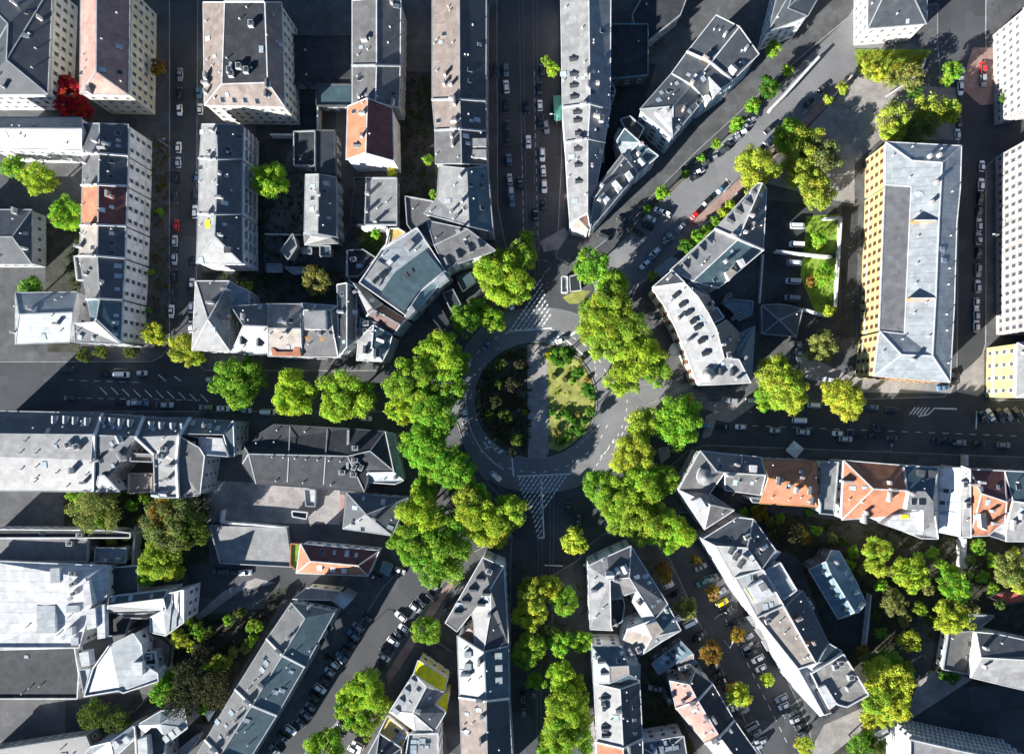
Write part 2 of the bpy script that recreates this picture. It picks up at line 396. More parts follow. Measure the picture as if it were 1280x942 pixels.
def ext(H, name, T, poly, z0, z1, side='w_white', top='white', hp=None):
    z0, z1 = z0*HS, z1*HS; hp = hp*HS if hp else hp
    P = [Vector((*survey(T, x, y, hp if hp is not None else z1),))-H['org'].to_2d() for x, y in poly]
    m = MB(); m.prism([tuple(p) for p in P], z0, z1, 0)
    P2 = P; n = len(P)
    o = m.obj(name, [M(side), M(top)], H['root'])
    for pl in o.data.polygons:
        if pl.normal.z > .9: pl.material_index = 1
    return o
def strip(T, prof, stations, units, hip0=False, hip1=False, pw='trim_grey', F='', **kw):
    """a terrace: rows of roof points across the terrace at each party wall"""
    out = []; n = len(prof)
    for i in range(len(units)):
        u = units[i]; label, mat = u[0], u[1]; k2 = dict(kw); k2.update(u[2] if len(u) > 2 else {})
        pts = []
        for s in (stations[i], stations[i+1]):
            for j, p in enumerate(s): pts.append((p[0], p[1], p[2] if len(p) > 2 else prof[j]))
        fc = [(j, j+1, n+j+1, n+j) for j in range(n-1)]
        if i == 0 and hip0: fc.append(tuple(range(n)))
        if i == len(units)-1 and hip1: fc.append(tuple(range(n, 2*n)))
        sk = set()
        for j in range(n-1):
            if i > 0: sk.add((j, j+1))
            if i < len(units)-1: sk.add((n+j, n+j+1))
        H = house(T, pts, fc, label, mat=mat, F=F+';'+k2.pop('F', ''), skip=sk, **k2)
        if pw and i < len(units)-1:
            m = MB()
            for j in range(n-1): beam(m, H['V'][n+j], H['V'][n+j+1], .55, .8, .25)
            m.obj('party_wall', M(pw), H['root'])
            if H['rng'].random() < .8:
                t = H['rng'].choice((.25, .4)); p = H['V'][n+n//2].lerp(H['V'][n+n//2-1], t); q = H['V'][n]-H['V'][n+1]
                o = bpy.data.objects.new('chimney', CHIM[(2.0, H['chim'])]); o.location = p+Vector((0, 0, .3)); o.rotation_euler = (0, 0, math.atan2(q.y, q.x)); put(o, H['root'])
        out.append(H)
    return out
def flat(T, poly, h, label, mat='gravel', wall='w_grey', **kw):
    return house(T, [(x, y, h) for x, y in poly], [tuple(range(len(poly)))], label, mat=mat, wall=wall, name=kw.pop('name', 'flat_roofed_building'), **kw)
def pitched(T, a, b, c, d, r0, r1, h0, h1, label, mat='slate', **kw):
    """ridge r0-r1; eave corners a,b on one side, d,c on the other (a,d at r0's end)"""
    pts = [(*a, h0), (*b, h0), (*c, h0), (*d, h0), (*r0, h1), (*r1, h1)]
    fc = [(0, 1, 5, 4), (2, 3, 4, 5), (0, 4, 3), (1, 2, 5)] if kw.pop('hip', True) else [(0, 1, 5, 4), (2, 3, 4, 5)]
    return house(T, pts, fc, label, mat=mat, **kw)
# ------------------------------------------------------------------ ground, streets, blocks
def sheet(name, T, poly, z, mat, kind='structure', label=None, thick=None, parent=None):
    P = [survey(T, x, y, 0) for x, y in poly]; m = MB(); m.prism(P, (z-thick) if thick else -.5, z)
    o = m.obj(name, M(mat), parent)
    if parent is None: tag(o, label, None, None, kind)
    return o
def arc(cx, cy, rx, ry, a0, a1, n=24):
    return [(cx+rx*math.cos(math.radians(a0+(a1-a0)*k/n)), cy+ry*math.sin(math.radians(a0+(a1-a0)*k/n))) for k in range(n+1)]
m = MB(); m.add([(-1500,-1500,0),(1500,-1500,0),(1500,1500,0),(-1500,1500,0)], [(0,1,2,3)]); o = m.obj('road', M('asphalt')); tag(o, None, None, None, 'structure')
KB = [
 [(-900,-900),(212,-900),(212,432),(203,445),(190,452),(-900,452)],
 [(252,-900),(618,-900),(622,255),(634,318),(652,352),(655,372),(628,392),(600,412),(583,432),(574,455),(560,463),(256,463),(248,455),(245,440)],
 [(-900,514),(558,514),(572,530),(580,556),(598,588),(618,612),(632,628),(560,655),(520,690),(478,735),(415,835),(330,950),(-200,1900),(-900,1900)],
 [(640,668),(638,705),(640,1900),(100,1900),(385,960),(425,895),(480,838),(500,800),(540,750),(560,718),(590,690)],
 [(722,700),(735,682),(752,668),(790,658),(812,668),(838,700),(868,765),(905,845),(960,960),(1200,1900),(690,1900),(690,760),(688,720)],
 [(800,640),(790,625),(815,610),(835,585),(858,564),(880,556),(1300,572),(2200,585),(2200,1900),(1500,1900),(1022,960),(1010,905),(960,800),(925,735),(880,665),(860,640)],
 [(800,480),(850,484),(870,497),(945,502),(1180,496),(1192,480),(1196,470),(1198,170),(1180,130),(1172,60),(1172,5),(1150,8),(1120,40),(1072,92),(960,204),(880,285),(828,330),(795,360),(785,385),(800,430)],
 [(702,-900),(1700,-900),(1060,22),(985,85),(870,190),(770,290),(735,318),(712,330),(695,322),(698,280),(702,200)],
 [(1232,210),(1245,196),(1290,190),(2200,170),(2200,500),(1240,500),(1226,488),(1224,455),(1232,430)],
 [(1238,-900),(2200,-900),(2200,142),(1278,148),(1250,140),(1236,118),(1232,60)],
]
for kb_i, p in enumerate(KB):
    P = [survey('px', x, y) for x, y in p]
    sheet('pavement', 'px', p, .11+.004*kb_i, 'pavement')
    c = MB(); n = len(P)
    for i in range(n):
        a_, b_ = P[i], P[(i+1) % n]
        if max(abs(a_[0]), abs(a_[1]), abs(b_[0]), abs(b_[1])) > 900: continue
        beam(c, (a_[0], a_[1], .08), (b_[0], b_[1], .08), .3, .16)
    if c.v: tag(c.obj('kerb', M('kerb')), None, None, None, 'structure')
sheet('ring_road', 'px', arc(675, 500, 128, 116, 0, 360, 60)[:-1], .006, 'asphalt_worn_sunlit', thick=.01)
sheet('road', 'px', [(745,368),(735,345),(760,318),(985,96),(1060,22),(1090,-40),(1190,-40),(1118,42),(1071,93),(959,205),(879,286),(827,331),(795,361),(770,392)], .009, 'asphalt_worn_sunlit', thick=.01)
sheet('road', 'px', [(785,478),(830,470),(880,492),(940,500),(905,520),(885,512),(830,505),(790,530)], .1505, 'asphalt_worn_sunlit', thick=.02)  # sunlit strip of the east link, painted with the paler asphalt
# roundabout island
ISL = arc(669, 500, 77, 73, 0, 360, 48)[:-1]
sheet('roundabout_island', 'px', ISL, .13, 'shaded_lawn')  # turf darkened to paint the tree belt's shade
c = MB(); P = [survey('px', *p) for p in ISL]
for i in range(len(P)): beam(c, (*P[i], .08), (*P[(i+1) % len(P)], .08), .35, .18)
tag(c.obj('kerb', M('kerb')), None, None, None, 'structure')
def clipx(poly, lo, hi): return [(min(max(x, lo), hi), y) for x, y in poly]
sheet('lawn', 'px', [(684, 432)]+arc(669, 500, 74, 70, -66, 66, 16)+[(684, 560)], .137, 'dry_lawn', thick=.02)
sheet('island_path', 'px', [(659, 431), (681, 431), (683, 572), (660, 572)], .145, 'plaza', thick=.02)
sheet('island_path', 'px', [(681, 431), (684, 431), (686, 568), (683, 568)], .152, 'kerb', thick=.02)
# small islands in the upper mouth and the north-east
sheet('traffic_island', 'px', [(700, 322), (716, 318), (735, 345), (742, 362), (722, 382), (702, 368)], .13, 'pavement')
sheet('lawn', 'px', [(703, 372), (722, 362), (738, 364), (724, 379), (712, 380)], .137, 'dry_lawn', thick=.02)
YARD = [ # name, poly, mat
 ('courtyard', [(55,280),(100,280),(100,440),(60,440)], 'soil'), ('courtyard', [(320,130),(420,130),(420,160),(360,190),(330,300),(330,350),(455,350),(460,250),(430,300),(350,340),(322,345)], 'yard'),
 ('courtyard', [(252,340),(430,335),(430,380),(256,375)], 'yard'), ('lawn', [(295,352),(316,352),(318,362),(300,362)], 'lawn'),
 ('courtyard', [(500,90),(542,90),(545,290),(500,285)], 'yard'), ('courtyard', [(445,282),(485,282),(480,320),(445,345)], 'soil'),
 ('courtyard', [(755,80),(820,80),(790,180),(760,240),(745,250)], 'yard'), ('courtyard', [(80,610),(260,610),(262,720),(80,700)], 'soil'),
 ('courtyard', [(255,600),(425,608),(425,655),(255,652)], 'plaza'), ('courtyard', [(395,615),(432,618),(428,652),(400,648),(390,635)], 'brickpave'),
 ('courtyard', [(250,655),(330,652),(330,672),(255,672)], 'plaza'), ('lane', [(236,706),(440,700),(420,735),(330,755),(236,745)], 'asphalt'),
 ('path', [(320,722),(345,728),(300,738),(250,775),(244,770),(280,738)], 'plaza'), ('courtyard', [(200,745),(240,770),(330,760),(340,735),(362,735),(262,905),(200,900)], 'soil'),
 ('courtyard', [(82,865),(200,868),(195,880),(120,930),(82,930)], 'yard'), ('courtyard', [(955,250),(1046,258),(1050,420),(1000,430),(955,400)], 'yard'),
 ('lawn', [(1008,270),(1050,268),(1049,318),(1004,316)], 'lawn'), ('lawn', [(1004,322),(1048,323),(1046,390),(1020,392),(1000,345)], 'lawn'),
 ('courtyard', [(1052,258),(1072,258),(1070,420),(1050,425)], 'yard'),
 ('plaza', [(1010,160),(1075,92),(1120,88),(1150,108),(1195,110),(1195,175),(1100,175),(1068,205),(1068,255),(1040,250),(960,230)], 'plaza'),
 ('plaza', [(1062,470),(1195,478),(1188,492),(1065,490),(1000,470),(1000,440)], 'plaza'),  # sunlit pavement painted as a paler patch
 ('lawn', [(1068,62),(1165,62),(1150,90),(1120,108),(1072,90)], 'lawn'), ('grass_verge', [(868,300),(880,288),(915,248),(922,256),(890,290),(875,306)], 'lawn'),
 ('sidewalk', [(842,298),(950,200),(1062,92),(1068,100),(955,210),(852,306)], 'brickpave'),
 ('sidewalk', [(1215,60),(1248,60),(1248,130),(1225,132),(1200,110)], 'brickpave'),
 ('plaza', [(1196,470),(1215,455),(1230,440),(1230,488),(1222,495),(1196,490)], 'plaza'),
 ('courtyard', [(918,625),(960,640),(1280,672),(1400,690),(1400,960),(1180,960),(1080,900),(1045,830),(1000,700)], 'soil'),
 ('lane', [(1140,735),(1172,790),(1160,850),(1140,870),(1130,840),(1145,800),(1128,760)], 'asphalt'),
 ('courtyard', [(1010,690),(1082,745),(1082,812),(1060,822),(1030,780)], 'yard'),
 ('plaza', [(1146,852),(1168,838),(1200,842),(1215,848),(1132,902)], 'plaza'), ('plaza', [(1030,905),(1075,885),(1092,900),(1040,942),(1020,960),(1000,960)], 'plaza'),  # both pale patches paint sunlight on the pavement
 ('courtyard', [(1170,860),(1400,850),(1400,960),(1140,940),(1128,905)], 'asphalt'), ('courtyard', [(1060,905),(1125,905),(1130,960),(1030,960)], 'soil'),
 ('courtyard', [(800,800),(830,850),(880,960),(800,960)], 'soil'), ('parking_court', [(805,780),(880,790),(905,845),(930,900),(870,880),(830,810)], 'asphalt'),
 ('path', [(545,745),(575,715),(580,722),(560,740),(500,835),(485,855),(483,842),(510,800)], 'brickpave'), ('plaza', [(425,898),(440,892),(435,912),(400,942),(372,960),(360,960)], 'plaza'),
 ('path', [(728,915),(742,900),(745,960),(728,960)], 'plaza'), ('plaza', [(882,520),(900,512),(925,500),(945,505),(912,528),(895,525),(888,545),(878,548)], 'plaza'),  # path and plaza here are pavement painted paler where the sun falls
 ('plaza', [(675,302),(705,285),(712,292),(698,312),(680,315)], 'plaza'), ('courtyard', [(612,735),(560,745),(540,800),(560,940),(585,942),(572,800)], 'yard'),
 ('plaza', [(830,495),(858,478),(868,484),(812,505),(800,510)], 'plaza'), ('plaza', [(822,560),(836,557),(838,570),(826,580)], 'plaza'),
]

for i, (nm, p, mt) in enumerate(YARD): sheet(nm, 'px', p, .155+.0006*i+(.01 if mt in ('plaza','lawn') else 0), mt, thick=.05)
# markings
def mark(name, lines, w_, mat='paint', z=.02, label=None):
    m = MB()
    for a_, b_ in lines:
        a_ = survey('px', *a_); b_ = survey('px', *b_); beam(m, (*a_, z), (*b_, z), w_, .008)
    return tag(m.obj(name, M(mat)), None, None, None, 'structure')
def dash(a_, b_, on, off):
    L_ = math.dist(a_, b_); out = []; t = 0
    while t < L_:
        e = min(t+on, L_); out.append(((a_[0]+(b_[0]-a_[0])*t/L_, a_[1]+(b_[1]-a_[1])*t/L_), (a_[0]+(b_[0]-a_[0])*e/L_, a_[1]+(b_[1]-a_[1])*e/L_))); t += on+off
    return out
def hatch(poly, ang, step):
    """zigzag strokes clipped to a polygon of photograph points"""
    ca, sa = math.cos(math.radians(ang)), math.sin(math.radians(ang)); out = []
    proj = [-sa*x+ca*y for x, y in poly]; t = min(proj)+step/2
    while t < max(proj):
        hits = []
        for i in range(len(poly)):
            (x0, y0), (x1, y1) = poly[i], poly[(i+1) % len(poly)]; d0 = -sa*x0+ca*y0-t; d1 = -sa*x1+ca*y1-t
            if d0*d1 < 0: k = d0/(d0-d1); hits.append((x0+(x1-x0)*k, y0+(y1-y0)*k))
        hits.sort(key=lambda p: ca*p[0]+sa*p[1])
        for a_, b_ in zip(hits[::2], hits[1::2]): out.append((a_, b_))
        t += step
    return out
NH = [(670,365),(678,350),(683,380),(688,405),(680,412),(632,416),(645,395)]
NH = [(664,368),(676,345),(682,370),(690,398),(680,410),(634,414),(650,392)]
mark('hatched_marking', sum((dash(a_, b_, 4.2, 1.6) for a_, b_ in hatch(NH, -55, 5.0)), []), .42)
SH = [(648,596),(712,594),(690,625),(678,642),(678,672),(672,672),(664,640),(650,612)]
mark('hatched_marking', sum((dash(a_, b_, 4.6, 1.4) for a_, b_ in hatch(SH, -55, 4.6)), [])+[((646,595),(714,592)),((677,600),(680,672)),((672,672),(680,672))], .42)
mark('lane_line', dash((676,640),(676,590),3,2)+[((685,85),(684,300))]*0, .2)
mark('ring_line', [(a_, b_) for i, (a_, b_) in enumerate(zip(arc(669,500,96,90,20,340,110)[:-1], arc(669,500,96,90,20,340,110)[1:])) if i % 3 == 0]+
     [(a_, b_) for i, (a_, b_) in enumerate(zip(arc(669,500,115,100,-25,45,34)[:-1], arc(669,500,115,100,-25,45,34)[1:])) if i % 3 == 0], .25)
mark('ring_edge_line', [(a_, b_) for a_, b_ in zip(arc(672,500,90,98,118,182,24)[:-1], arc(672,500,90,98,118,182,24)[1:])], .3)
mark('stop_line', [((640,572),(642,595)),((680,706),(704,707)),((1168,510),(1196,511)),((1221,514),(1220,536)),((702,420),(732,446)),((690,430),(725,452)),((636,414),(690,410))], .45)
mark('zebra_crossing', [((737+i*4,372-i*3.6),(745+i*4,382-i*3.6)) for i in range(5)]+[((688+i*4,425-i*3),(694+i*4,433-i*3)) for i in range(3)]+[((606+i*4,548+i*4.5),(616+i*4,543+i*4.5)) for i in range(5)]+[((745,388),(768,356)),((723,412),(690,436))], .8)
mark('bicycle_symbol', [((604,552),(612,560)),((612,553),(620,564)),((606,560),(622,556))], .4)
mark('lane_line', dash((650,85),(655,300),6,5)+dash((668,90),(672,300),6,5), .15)
mark('hatched_marking', [((x, y), (x+9, y+9)) for x, y in zip(range(125,255,14), [484,484,486,487,487,488,489,490,492,493])]+[((198,468),(207,476)),((218,470),(226,476))], .3)
mark('lane_line', dash((85,475),(180,478),8,8)+dash((80,497),(250,500),7,7)+dash((940,532),(1280,545),8,9)+dash((860,505),(940,515),6,5), .16)
mark('hatched_marking', [((1137+i*4.5,518),(1144+i*4.5,509)) for i in range(5)]+[((1148,520),(1160,518)),((1160,518),(1168,510))], .4)
mark('lane_line', dash((740,590),(770,545),5,4)+dash((768,560),(790,520),5,4)+dash((720,560),(750,530),5,4)+dash((745,470),(742,440),4,4)+[((1195,190),(1250,170))]*0, .22)
mark('lane_line', dash((860,295),(1040,105),7,8), .14); mark('kerb_line', [((822,330),(1040,118)),((775,300),(985,95))], .12, 'ypaint')
mark('lane_line', dash((480,720),(462,752),9,1)+dash((450,790),(400,870),6,6), .18)
mark('lane_line', dash((880,720),(985,930),7,8), .14)
m = MB()
for x0, x1 in ((645,653),(650,657.5),(665,667),(670,672)):
    a_ = survey('px', x0, -200); b_ = survey('px', x1+2, 345); beam(m, (*a_, .022), (*b_, .022), .16, .02)
for x in (671.5, 676, 686, 690.5):
    a_ = survey('px', x+2, 600 if x > 680 else 640); b_ = survey('px', x-3, 1300); beam(m, (*a_, .022), (*b_, .022), .16, .02)
tag(m.obj('tram_rails', M('rail')), None, None, None, 'structure')
# parking bay lines, right-hand side road mouth
mark('parking_bay_line', [((1229+i*9.5,512),(1236+i*9.5,528)) for i in range(6)], .15)
# ------------------------------------------------------------------ walls, canopies, kiosks
def wallrun(label, T, pts, h, w_=.45, mat='w_white', name='garden_wall', cat='wall'):
    P = [survey(T, x, y, h) for x, y in pts]; o0 = P[0]; root = thing(name, label, cat, (o0[0], o0[1], 0))
    for a_, b_ in zip(P[:-1], P[1:]):
        m = MB(); beam(m, (a_[0]-o0[0], a_[1]-o0[1], h/2), (b_[0]-o0[0], b_[1]-o0[1], h/2), w_, h); m.obj('wall_section', M(mat), root)
        m = MB(); beam(m, (a_[0]-o0[0], a_[1]-o0[1], h+.06), (b_[0]-o0[0], b_[1]-o0[1], h+.06), w_+.16, .12); m.obj('coping', M('trim'), root)
wallrun("white garden wall running north to south beside the villa", 'e4', [(208,100),(195,250),(178,395)], 3)
wallrun("white garden wall dropping south from the white gabled house", 'e3', [(712,742),(708,900)], 4, .9)
wallrun("white wall stub on the pavement north of the tan strip roof", 'e3', [(722,292),(722,352)], 3, .8)
wallrun("white wall along the north edge of the parked vans' yard", 'd2', [(730,100),(850,115),(1028,132)], 3, .6)
wallrun("white wall from the black pavilion towards the office building", 'd2', [(870,410),(950,435),(1028,448)], 3, .6)
wallrun("white framed wall around the two lawns beside the office building", 'e1', [(-40,828),(50,822),(20,1300)], 2, .6)
wallrun("pale brick boundary wall between the vans' yard and the passage", 'd2', [(660,120),(640,380)], 2.5, .4, 'w_grey')
wallrun("curving garden wall around the lit flat roof in the western yards", 'a3', [(385,655),(372,800),(368,880),(340,895),(250,890),(252,1060)], 4, .6, 'w_grey')
wallrun("white yard wall bounding the shaded concrete yard", 'a3', [(845,590),(838,655),(1028,668),(1190,685)], 3, .5)
wallrun("pale wall between the north workshops and the side street row", 'b1', [(75,378),(205,380)], 3, .5)
wallrun("thin pale wall at the passage by the long black hall", 'b1', [(330,225),(328,365)], 4, .3, 'w_tan')
wallrun("white rimmed wall closing the planted court west of the curved block", 'b2', [(490,95),(485,240)], 5, .4)
wallrun("curved white wall around the timber terrace by the curved block", 'Z1', [(232,108),(372,112),(385,160),(375,205),(345,240)], 5, .9)
wallrun("pale hedge wall at the north edge of the dark courtyard garden", 'b2', [(45,890-899+20),(240,15)], 2, .3, 'w_grey')
wallrun("long pale wall on the north edge of the diagonal street's widening", 'd1', [(700,240),(770,170),(905,20),(960,-40)], 3, .8)
wallrun("low stone wall along the lit footpath beside the grass verge", 'd1', [(285,910),(420,800),(520,690)], 1.2, .3, 'w_grey')
wallrun("dark stone retaining wall beside the little park at the top", 'e1', [(-10,190),(70,110),(130,30)], 1.5, .5, 'w_dark')
wallrun("brown timber edge crossing the small park at the top", 'e1', [(290,175),(400,100),(480,40),(500,-30)], 1.2, .5, 'w_dark')
flat('Z1', [(392,118),(440,115),(480,140),(372,215)], 6, "orange brown timber terrace between the curved white wall and the curved block", mat='w_ochre', wall='w_white', nowin=True, auto=0, name='roof_terrace', edge='trim')
flat('c1', [(565,172),(605,172),(605,300),(572,300)], 3.4, "dark green metal kiosk on the avenue's east pavement", mat='green_metal', wall='w_dark', nowin=True, auto=0, name='kiosk', edge='green_metal', par=False)
flat('c2', [(608,240),(640,240),(640,325),(608,325)], 3.2, "white roofed kiosk on the traffic island north of the roundabout", mat='zinc', wall='w_white', nowin=True, auto=0, name='kiosk', edge='trim')
flat('c2', [(650,238),(700,225),(712,312),(655,318)], 3.6, "dark striped shelter beside the white kiosk on the traffic island", mat='slate_dark', wall='w_dark', nowin=True, auto=0, name='shelter', edge='trim', par=False)
flat('c2', [(40,240),(115,205),(150,270),(80,320)], 4, "blue grey annex roof at the foot of the curved corner by the avenue", mat='slate_blue', wall='w_dark', nowin=True, auto=0, name='annex', edge='dark_metal')
flat('Z1', [(690,480),(745,455),(790,540),(735,575)], 3.5, "dark pavilion roof in front of the curved block", mat='slate_dark', wall='w_dark', nowin=True, auto=.3, name='pavilion', edge='trim_grey')
flat('Z1', [(590,570),(660,530),(735,660),(690,690)], 3.4, "long dark canopy in front of the curved block near the plane trees", mat='slate_dark', wall='w_dark', nowin=True, auto=0, name='canopy', edge='dark_metal')
flat('Z2', [(30,125),(185,55),(200,70),(45,130)], 5, "teal glazed winter garden on the north front of the triangular block", mat='teal_metal', wall='w_dark', nowin=True, auto=0, name='winter_garden', edge='trim_grey')
flat('d3', [(178,395),(208,390),(190,470),(158,450)], 4, "white balcony roof on the plaza front of the hipped corner house", mat='lgrey', wall='w_white', nowin=True, auto=0, name='porch', edge='trim')
flat('b3', [(680,860),(735,880),(710,940),(665,915)], 3, "teal canvas shelter beside the orange house's car park", mat='teal_metal', wall='w_dark', nowin=True, auto=0, name='shelter', par=False)
def parasol(label, T, x, y, r, n=8, h=3.2, rz=0, mat='canvas'):
    q = survey(T, x, y, h); root = thing('parasol', label, 'parasol', (*q, 0), rz)
    m = MB(); m.cyl((0, 0, 0), (0, 0, h+.2), .06, .05, 8); m.cyl((0, 0, 0), (0, 0, .12), .5, .45, 10); m.obj('pole', M('trim_grey'), root)
    vv = [(0, 0, h+.5)]+[(r*math.cos(2*math.pi*k/n), r*math.sin(2*math.pi*k/n), h-.25) for k in range(n)]
    vv += [(v[0]*.98, v[1]*.98, v[2]-.25) for v in vv[1:]]
    for k in range(n):
        k2 = (k+1) % n; mesh_obj('canopy_panel', [vv[0], vv[1+k], vv[1+k2], vv[1+n+k], vv[1+n+k2]], [(0, 1, 2), (1, 3, 4, 2)], M(mat), parent=root)
parasol("square white market parasol on the pavement north of the orange houses", 'd3', 830, 265, 3.2, 4, rz=.1)
parasol("round white parasol in front of the white curved block", 'Z8', 255, 590, 2.5, 12)
parasol("small pale parasol in the shaded garden by the diagonal row", 'b4', -255, 740, 2.6, 3, rz=.5)
for i, (x, y) in enumerate(((195,640),(215,600))): pass
# street lamps
def lamp(label, T, x, y, rz):
    q = survey(T, x, y); root = thing('street_lamp', label, 'street lamp', (*q, .1), rz)
    m = MB(); m.cyl((0, 0, 0), (0, 0, 7.5), .11, .07, 8); m.cyl((0, 0, 0), (0, 0, .9), .17, .15, 8); m.obj('pole', M('trim_grey'), root)
    m = MB(); m.cyl((0, 0, 7.4), (1.8, 0, 7.8), .06, .05, 6); m.obj('arm', M('trim_grey'), root)
    m = MB(); m.box((2.1, 0, 7.8), (.9, .36, .16)); m.obj('lamp_head', M('trim'), root)
for l_, x, y, rz in (("street lamp on the west pavement of the side street by the long white row", 213, 185, 0), ("street lamp beside the green kiosk", 696, 155, 3.14), ("street lamp at the mouth of the north east diagonal", 760, 318, 2.2),
                     ("street lamp on the lit kerb of the north east diagonal", 905, 240, 2.2), ("street lamp east of the office building", 1231, 300, 3.14), ("street lamp by the lower avenue's pointed house", 637, 760, 0),
                     ("street lamp among the cars of the parking street", 905, 800, 1.2), ("street lamp on the south kerb of the east street", 1100, 562, 1.57), ("street lamp on the north kerb of the west street", 160, 462, -1.57),
                     ("street lamp on the south west street's west kerb", 430, 812, -.8), ("street lamp at the edge of the ring under the plane trees", 568, 520, 0)):
    lamp(l_, 'px', x, y, rz)
# ------------------------------------------------------------------ north-west blocks
strip('a1', [20, 25, 20], [[(90,-420),(175,-440),(355,-420)], [(85,160),(172,42),(345,165)]],
      [("tall cream gabled house with tan roof beside the crimson tree", 'pink', dict(wall='w_cream', F='S 205,30 300,45; C 140,145; V 310,95'))], hip1=True, auto=.6)
strip('a1', [17, 22, 17], [[(-420,285),(-420,345),(-420,450)], [(95,287),(95,347),(95,460)]],
      [("side wing with dark north slope and pale south slope abutting the long white row", 'lgrey', {})], wall='w_white')
ROW1 = "part of the long white terrace facing the first side street"
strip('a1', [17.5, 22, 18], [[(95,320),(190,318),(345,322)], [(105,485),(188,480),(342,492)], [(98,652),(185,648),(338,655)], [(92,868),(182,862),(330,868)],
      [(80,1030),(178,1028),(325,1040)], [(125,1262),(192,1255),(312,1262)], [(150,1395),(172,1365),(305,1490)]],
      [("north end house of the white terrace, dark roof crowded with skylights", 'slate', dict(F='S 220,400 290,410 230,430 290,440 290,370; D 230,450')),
       ("slate roofed terrace house just north of the orange roofed one", 'slate', dict(fm={0:'grey'}, F='S 255,520 250,600')),  # paler west slope: sunlight put into the colour
       ("terrace house with orange west slope and pink chimneys", 'orange', dict(wall='w_white', F='C 265,715 245,700; S 200,780 255,765', fm={1: 'redbrown'}, chim='brick')),  # east slope is the same orange tile, coloured as shaded
       ("terrace house with beige west slope just south of the orange roofed one", 'beige', dict(fm={1: 'slate'}, F='S 255,905 255,960 255,1010')),  # slate on the east slope paints its shade
       ("terrace house with a square white bay on its courtyard side", 'slate', dict(fm={0:'grey'}, F='S 290,1080 290,1135 285,1205')),  # west slope lightened to paint the sun on it
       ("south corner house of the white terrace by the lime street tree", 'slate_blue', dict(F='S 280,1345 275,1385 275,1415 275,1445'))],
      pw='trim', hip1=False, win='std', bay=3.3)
house('a2', [(55,490,17),(170,480,21),(303,600,17),(60,590,17)], [(0,1,2,3)], "low corner roof with two white skylights south of the white terrace", mat='lgrey', wall='w_white', F='S 85,565 155,570', name='corner_building')
flat('a2', [(60,132),(128,128),(128,258),(75,258)], 15, "narrow white bay tower behind the white terrace", mat='lgrey', wall='w_white', edge='trim')
pitched('a2', (-260,325),(70,320),(30,590),(-260,600), (-240,440),(45,430), 12, 16, "low grey roofed house with a curved white wall beside the west street", mat='zinc')
# house with the dark flat middle at the top
house('a1', [(745,-330,19),(752,222,19),(1182,232,19),(1165,-330,19),(860,-330,24),(845,108,24),(1090,100,24),(1075,-330,24)],
      [(0,1,5,4),(1,2,6,5),(2,3,7,6),(4,5,6,7)], "large tan mansard block with white south front at the top of the second street", mat='tan', fm={3:'felt'}, wall='w_cream',
      F='C 765,70 765,110 765,155; S 850,192 912,194 970,194 1035,200; D 1090,180 1095,130; A 900,60 980,40 940,20', edge='trim', dst=('gable','trim','slate',2.0,1.9), name='mansard_building')
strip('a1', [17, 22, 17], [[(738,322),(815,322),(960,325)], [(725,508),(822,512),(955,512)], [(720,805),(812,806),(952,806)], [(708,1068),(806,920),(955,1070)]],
      [("slate roofed house with white north gable opposite the white terrace", 'slate', dict(fm={0:'lgrey'}, F='C 795,360; S 775,470 880,455 885,480 940,390; V 910,380')),  # in this row paler west slopes and hip carry painted sunlight
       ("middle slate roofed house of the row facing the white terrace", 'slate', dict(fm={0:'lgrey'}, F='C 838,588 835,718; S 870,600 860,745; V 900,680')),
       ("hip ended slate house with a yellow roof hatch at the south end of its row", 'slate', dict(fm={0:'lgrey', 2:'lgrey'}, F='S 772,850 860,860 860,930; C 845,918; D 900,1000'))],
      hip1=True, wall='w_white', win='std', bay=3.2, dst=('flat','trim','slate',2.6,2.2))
for H_, ys in ((HOUSES[-3], (345, 400, 455)), (HOUSES[-2], (540, 610, 680, 750)), (HOUSES[-1], (830, 890, 950))):
    for y in ys:
        for z in (4.5, 8.5, 12.5): ext(H_, 'balcony', 'a1', [(950, y), (978, y), (978, y+38), (950, y+38)], z, z+1.3, 'trim', 'trim_grey', hp=15)
B = HOUSES[-1]; ext(B, 'roof_hatch', 'a1', [(757,832),(785,832),(785,875),(757,875)], 17.5, 20.6, 'yellow', 'yellow')
# courtyard of that block
flat('b1', [(55,-150),(510,-150),(510,108),(200,108)], 6, "low black felt roofed hall north of the slate sheds", mat='felt', wall='w_dark', auto=.3, edge='dark_metal', name='shed')
flat('b1', [(325,112),(512,112),(512,225),(325,225)], 6.5, "square slate blue shed roof beside the black hall", mat='slate_blue', wall='w_dark', auto=.5, edge='dark_metal', name='shed')
flat('b1', [(205,365),(318,360),(318,545),(205,545)], 9, "blue black flat roofed workshop with white south edge", mat='felt', wall='w_dark', auto=.3, edge='trim_grey', name='workshop')
flat('b1', [(322,357),(425,357),(425,588),(322,588)], 9.6, "dark workshop roof directly beside the white edged workshop", mat='slate_dark', wall='w_dark', auto=.3, edge='dark_metal', name='workshop')
strip('b1', [17, 22.5, 17], [[(490,228),(597,183),(730,236)], [(482,512),(587,475),(737,517)]],
      [("tall orange roofed house with a blank white south gable", 'orange', dict(wall='w_white', F='S 525,255; C 572,270 568,388; D 530,440', fm={1:'redbrown'}, auto=.2, edge='trim', nowin=True))])  # both slopes are one tile; the east one is coloured as shaded
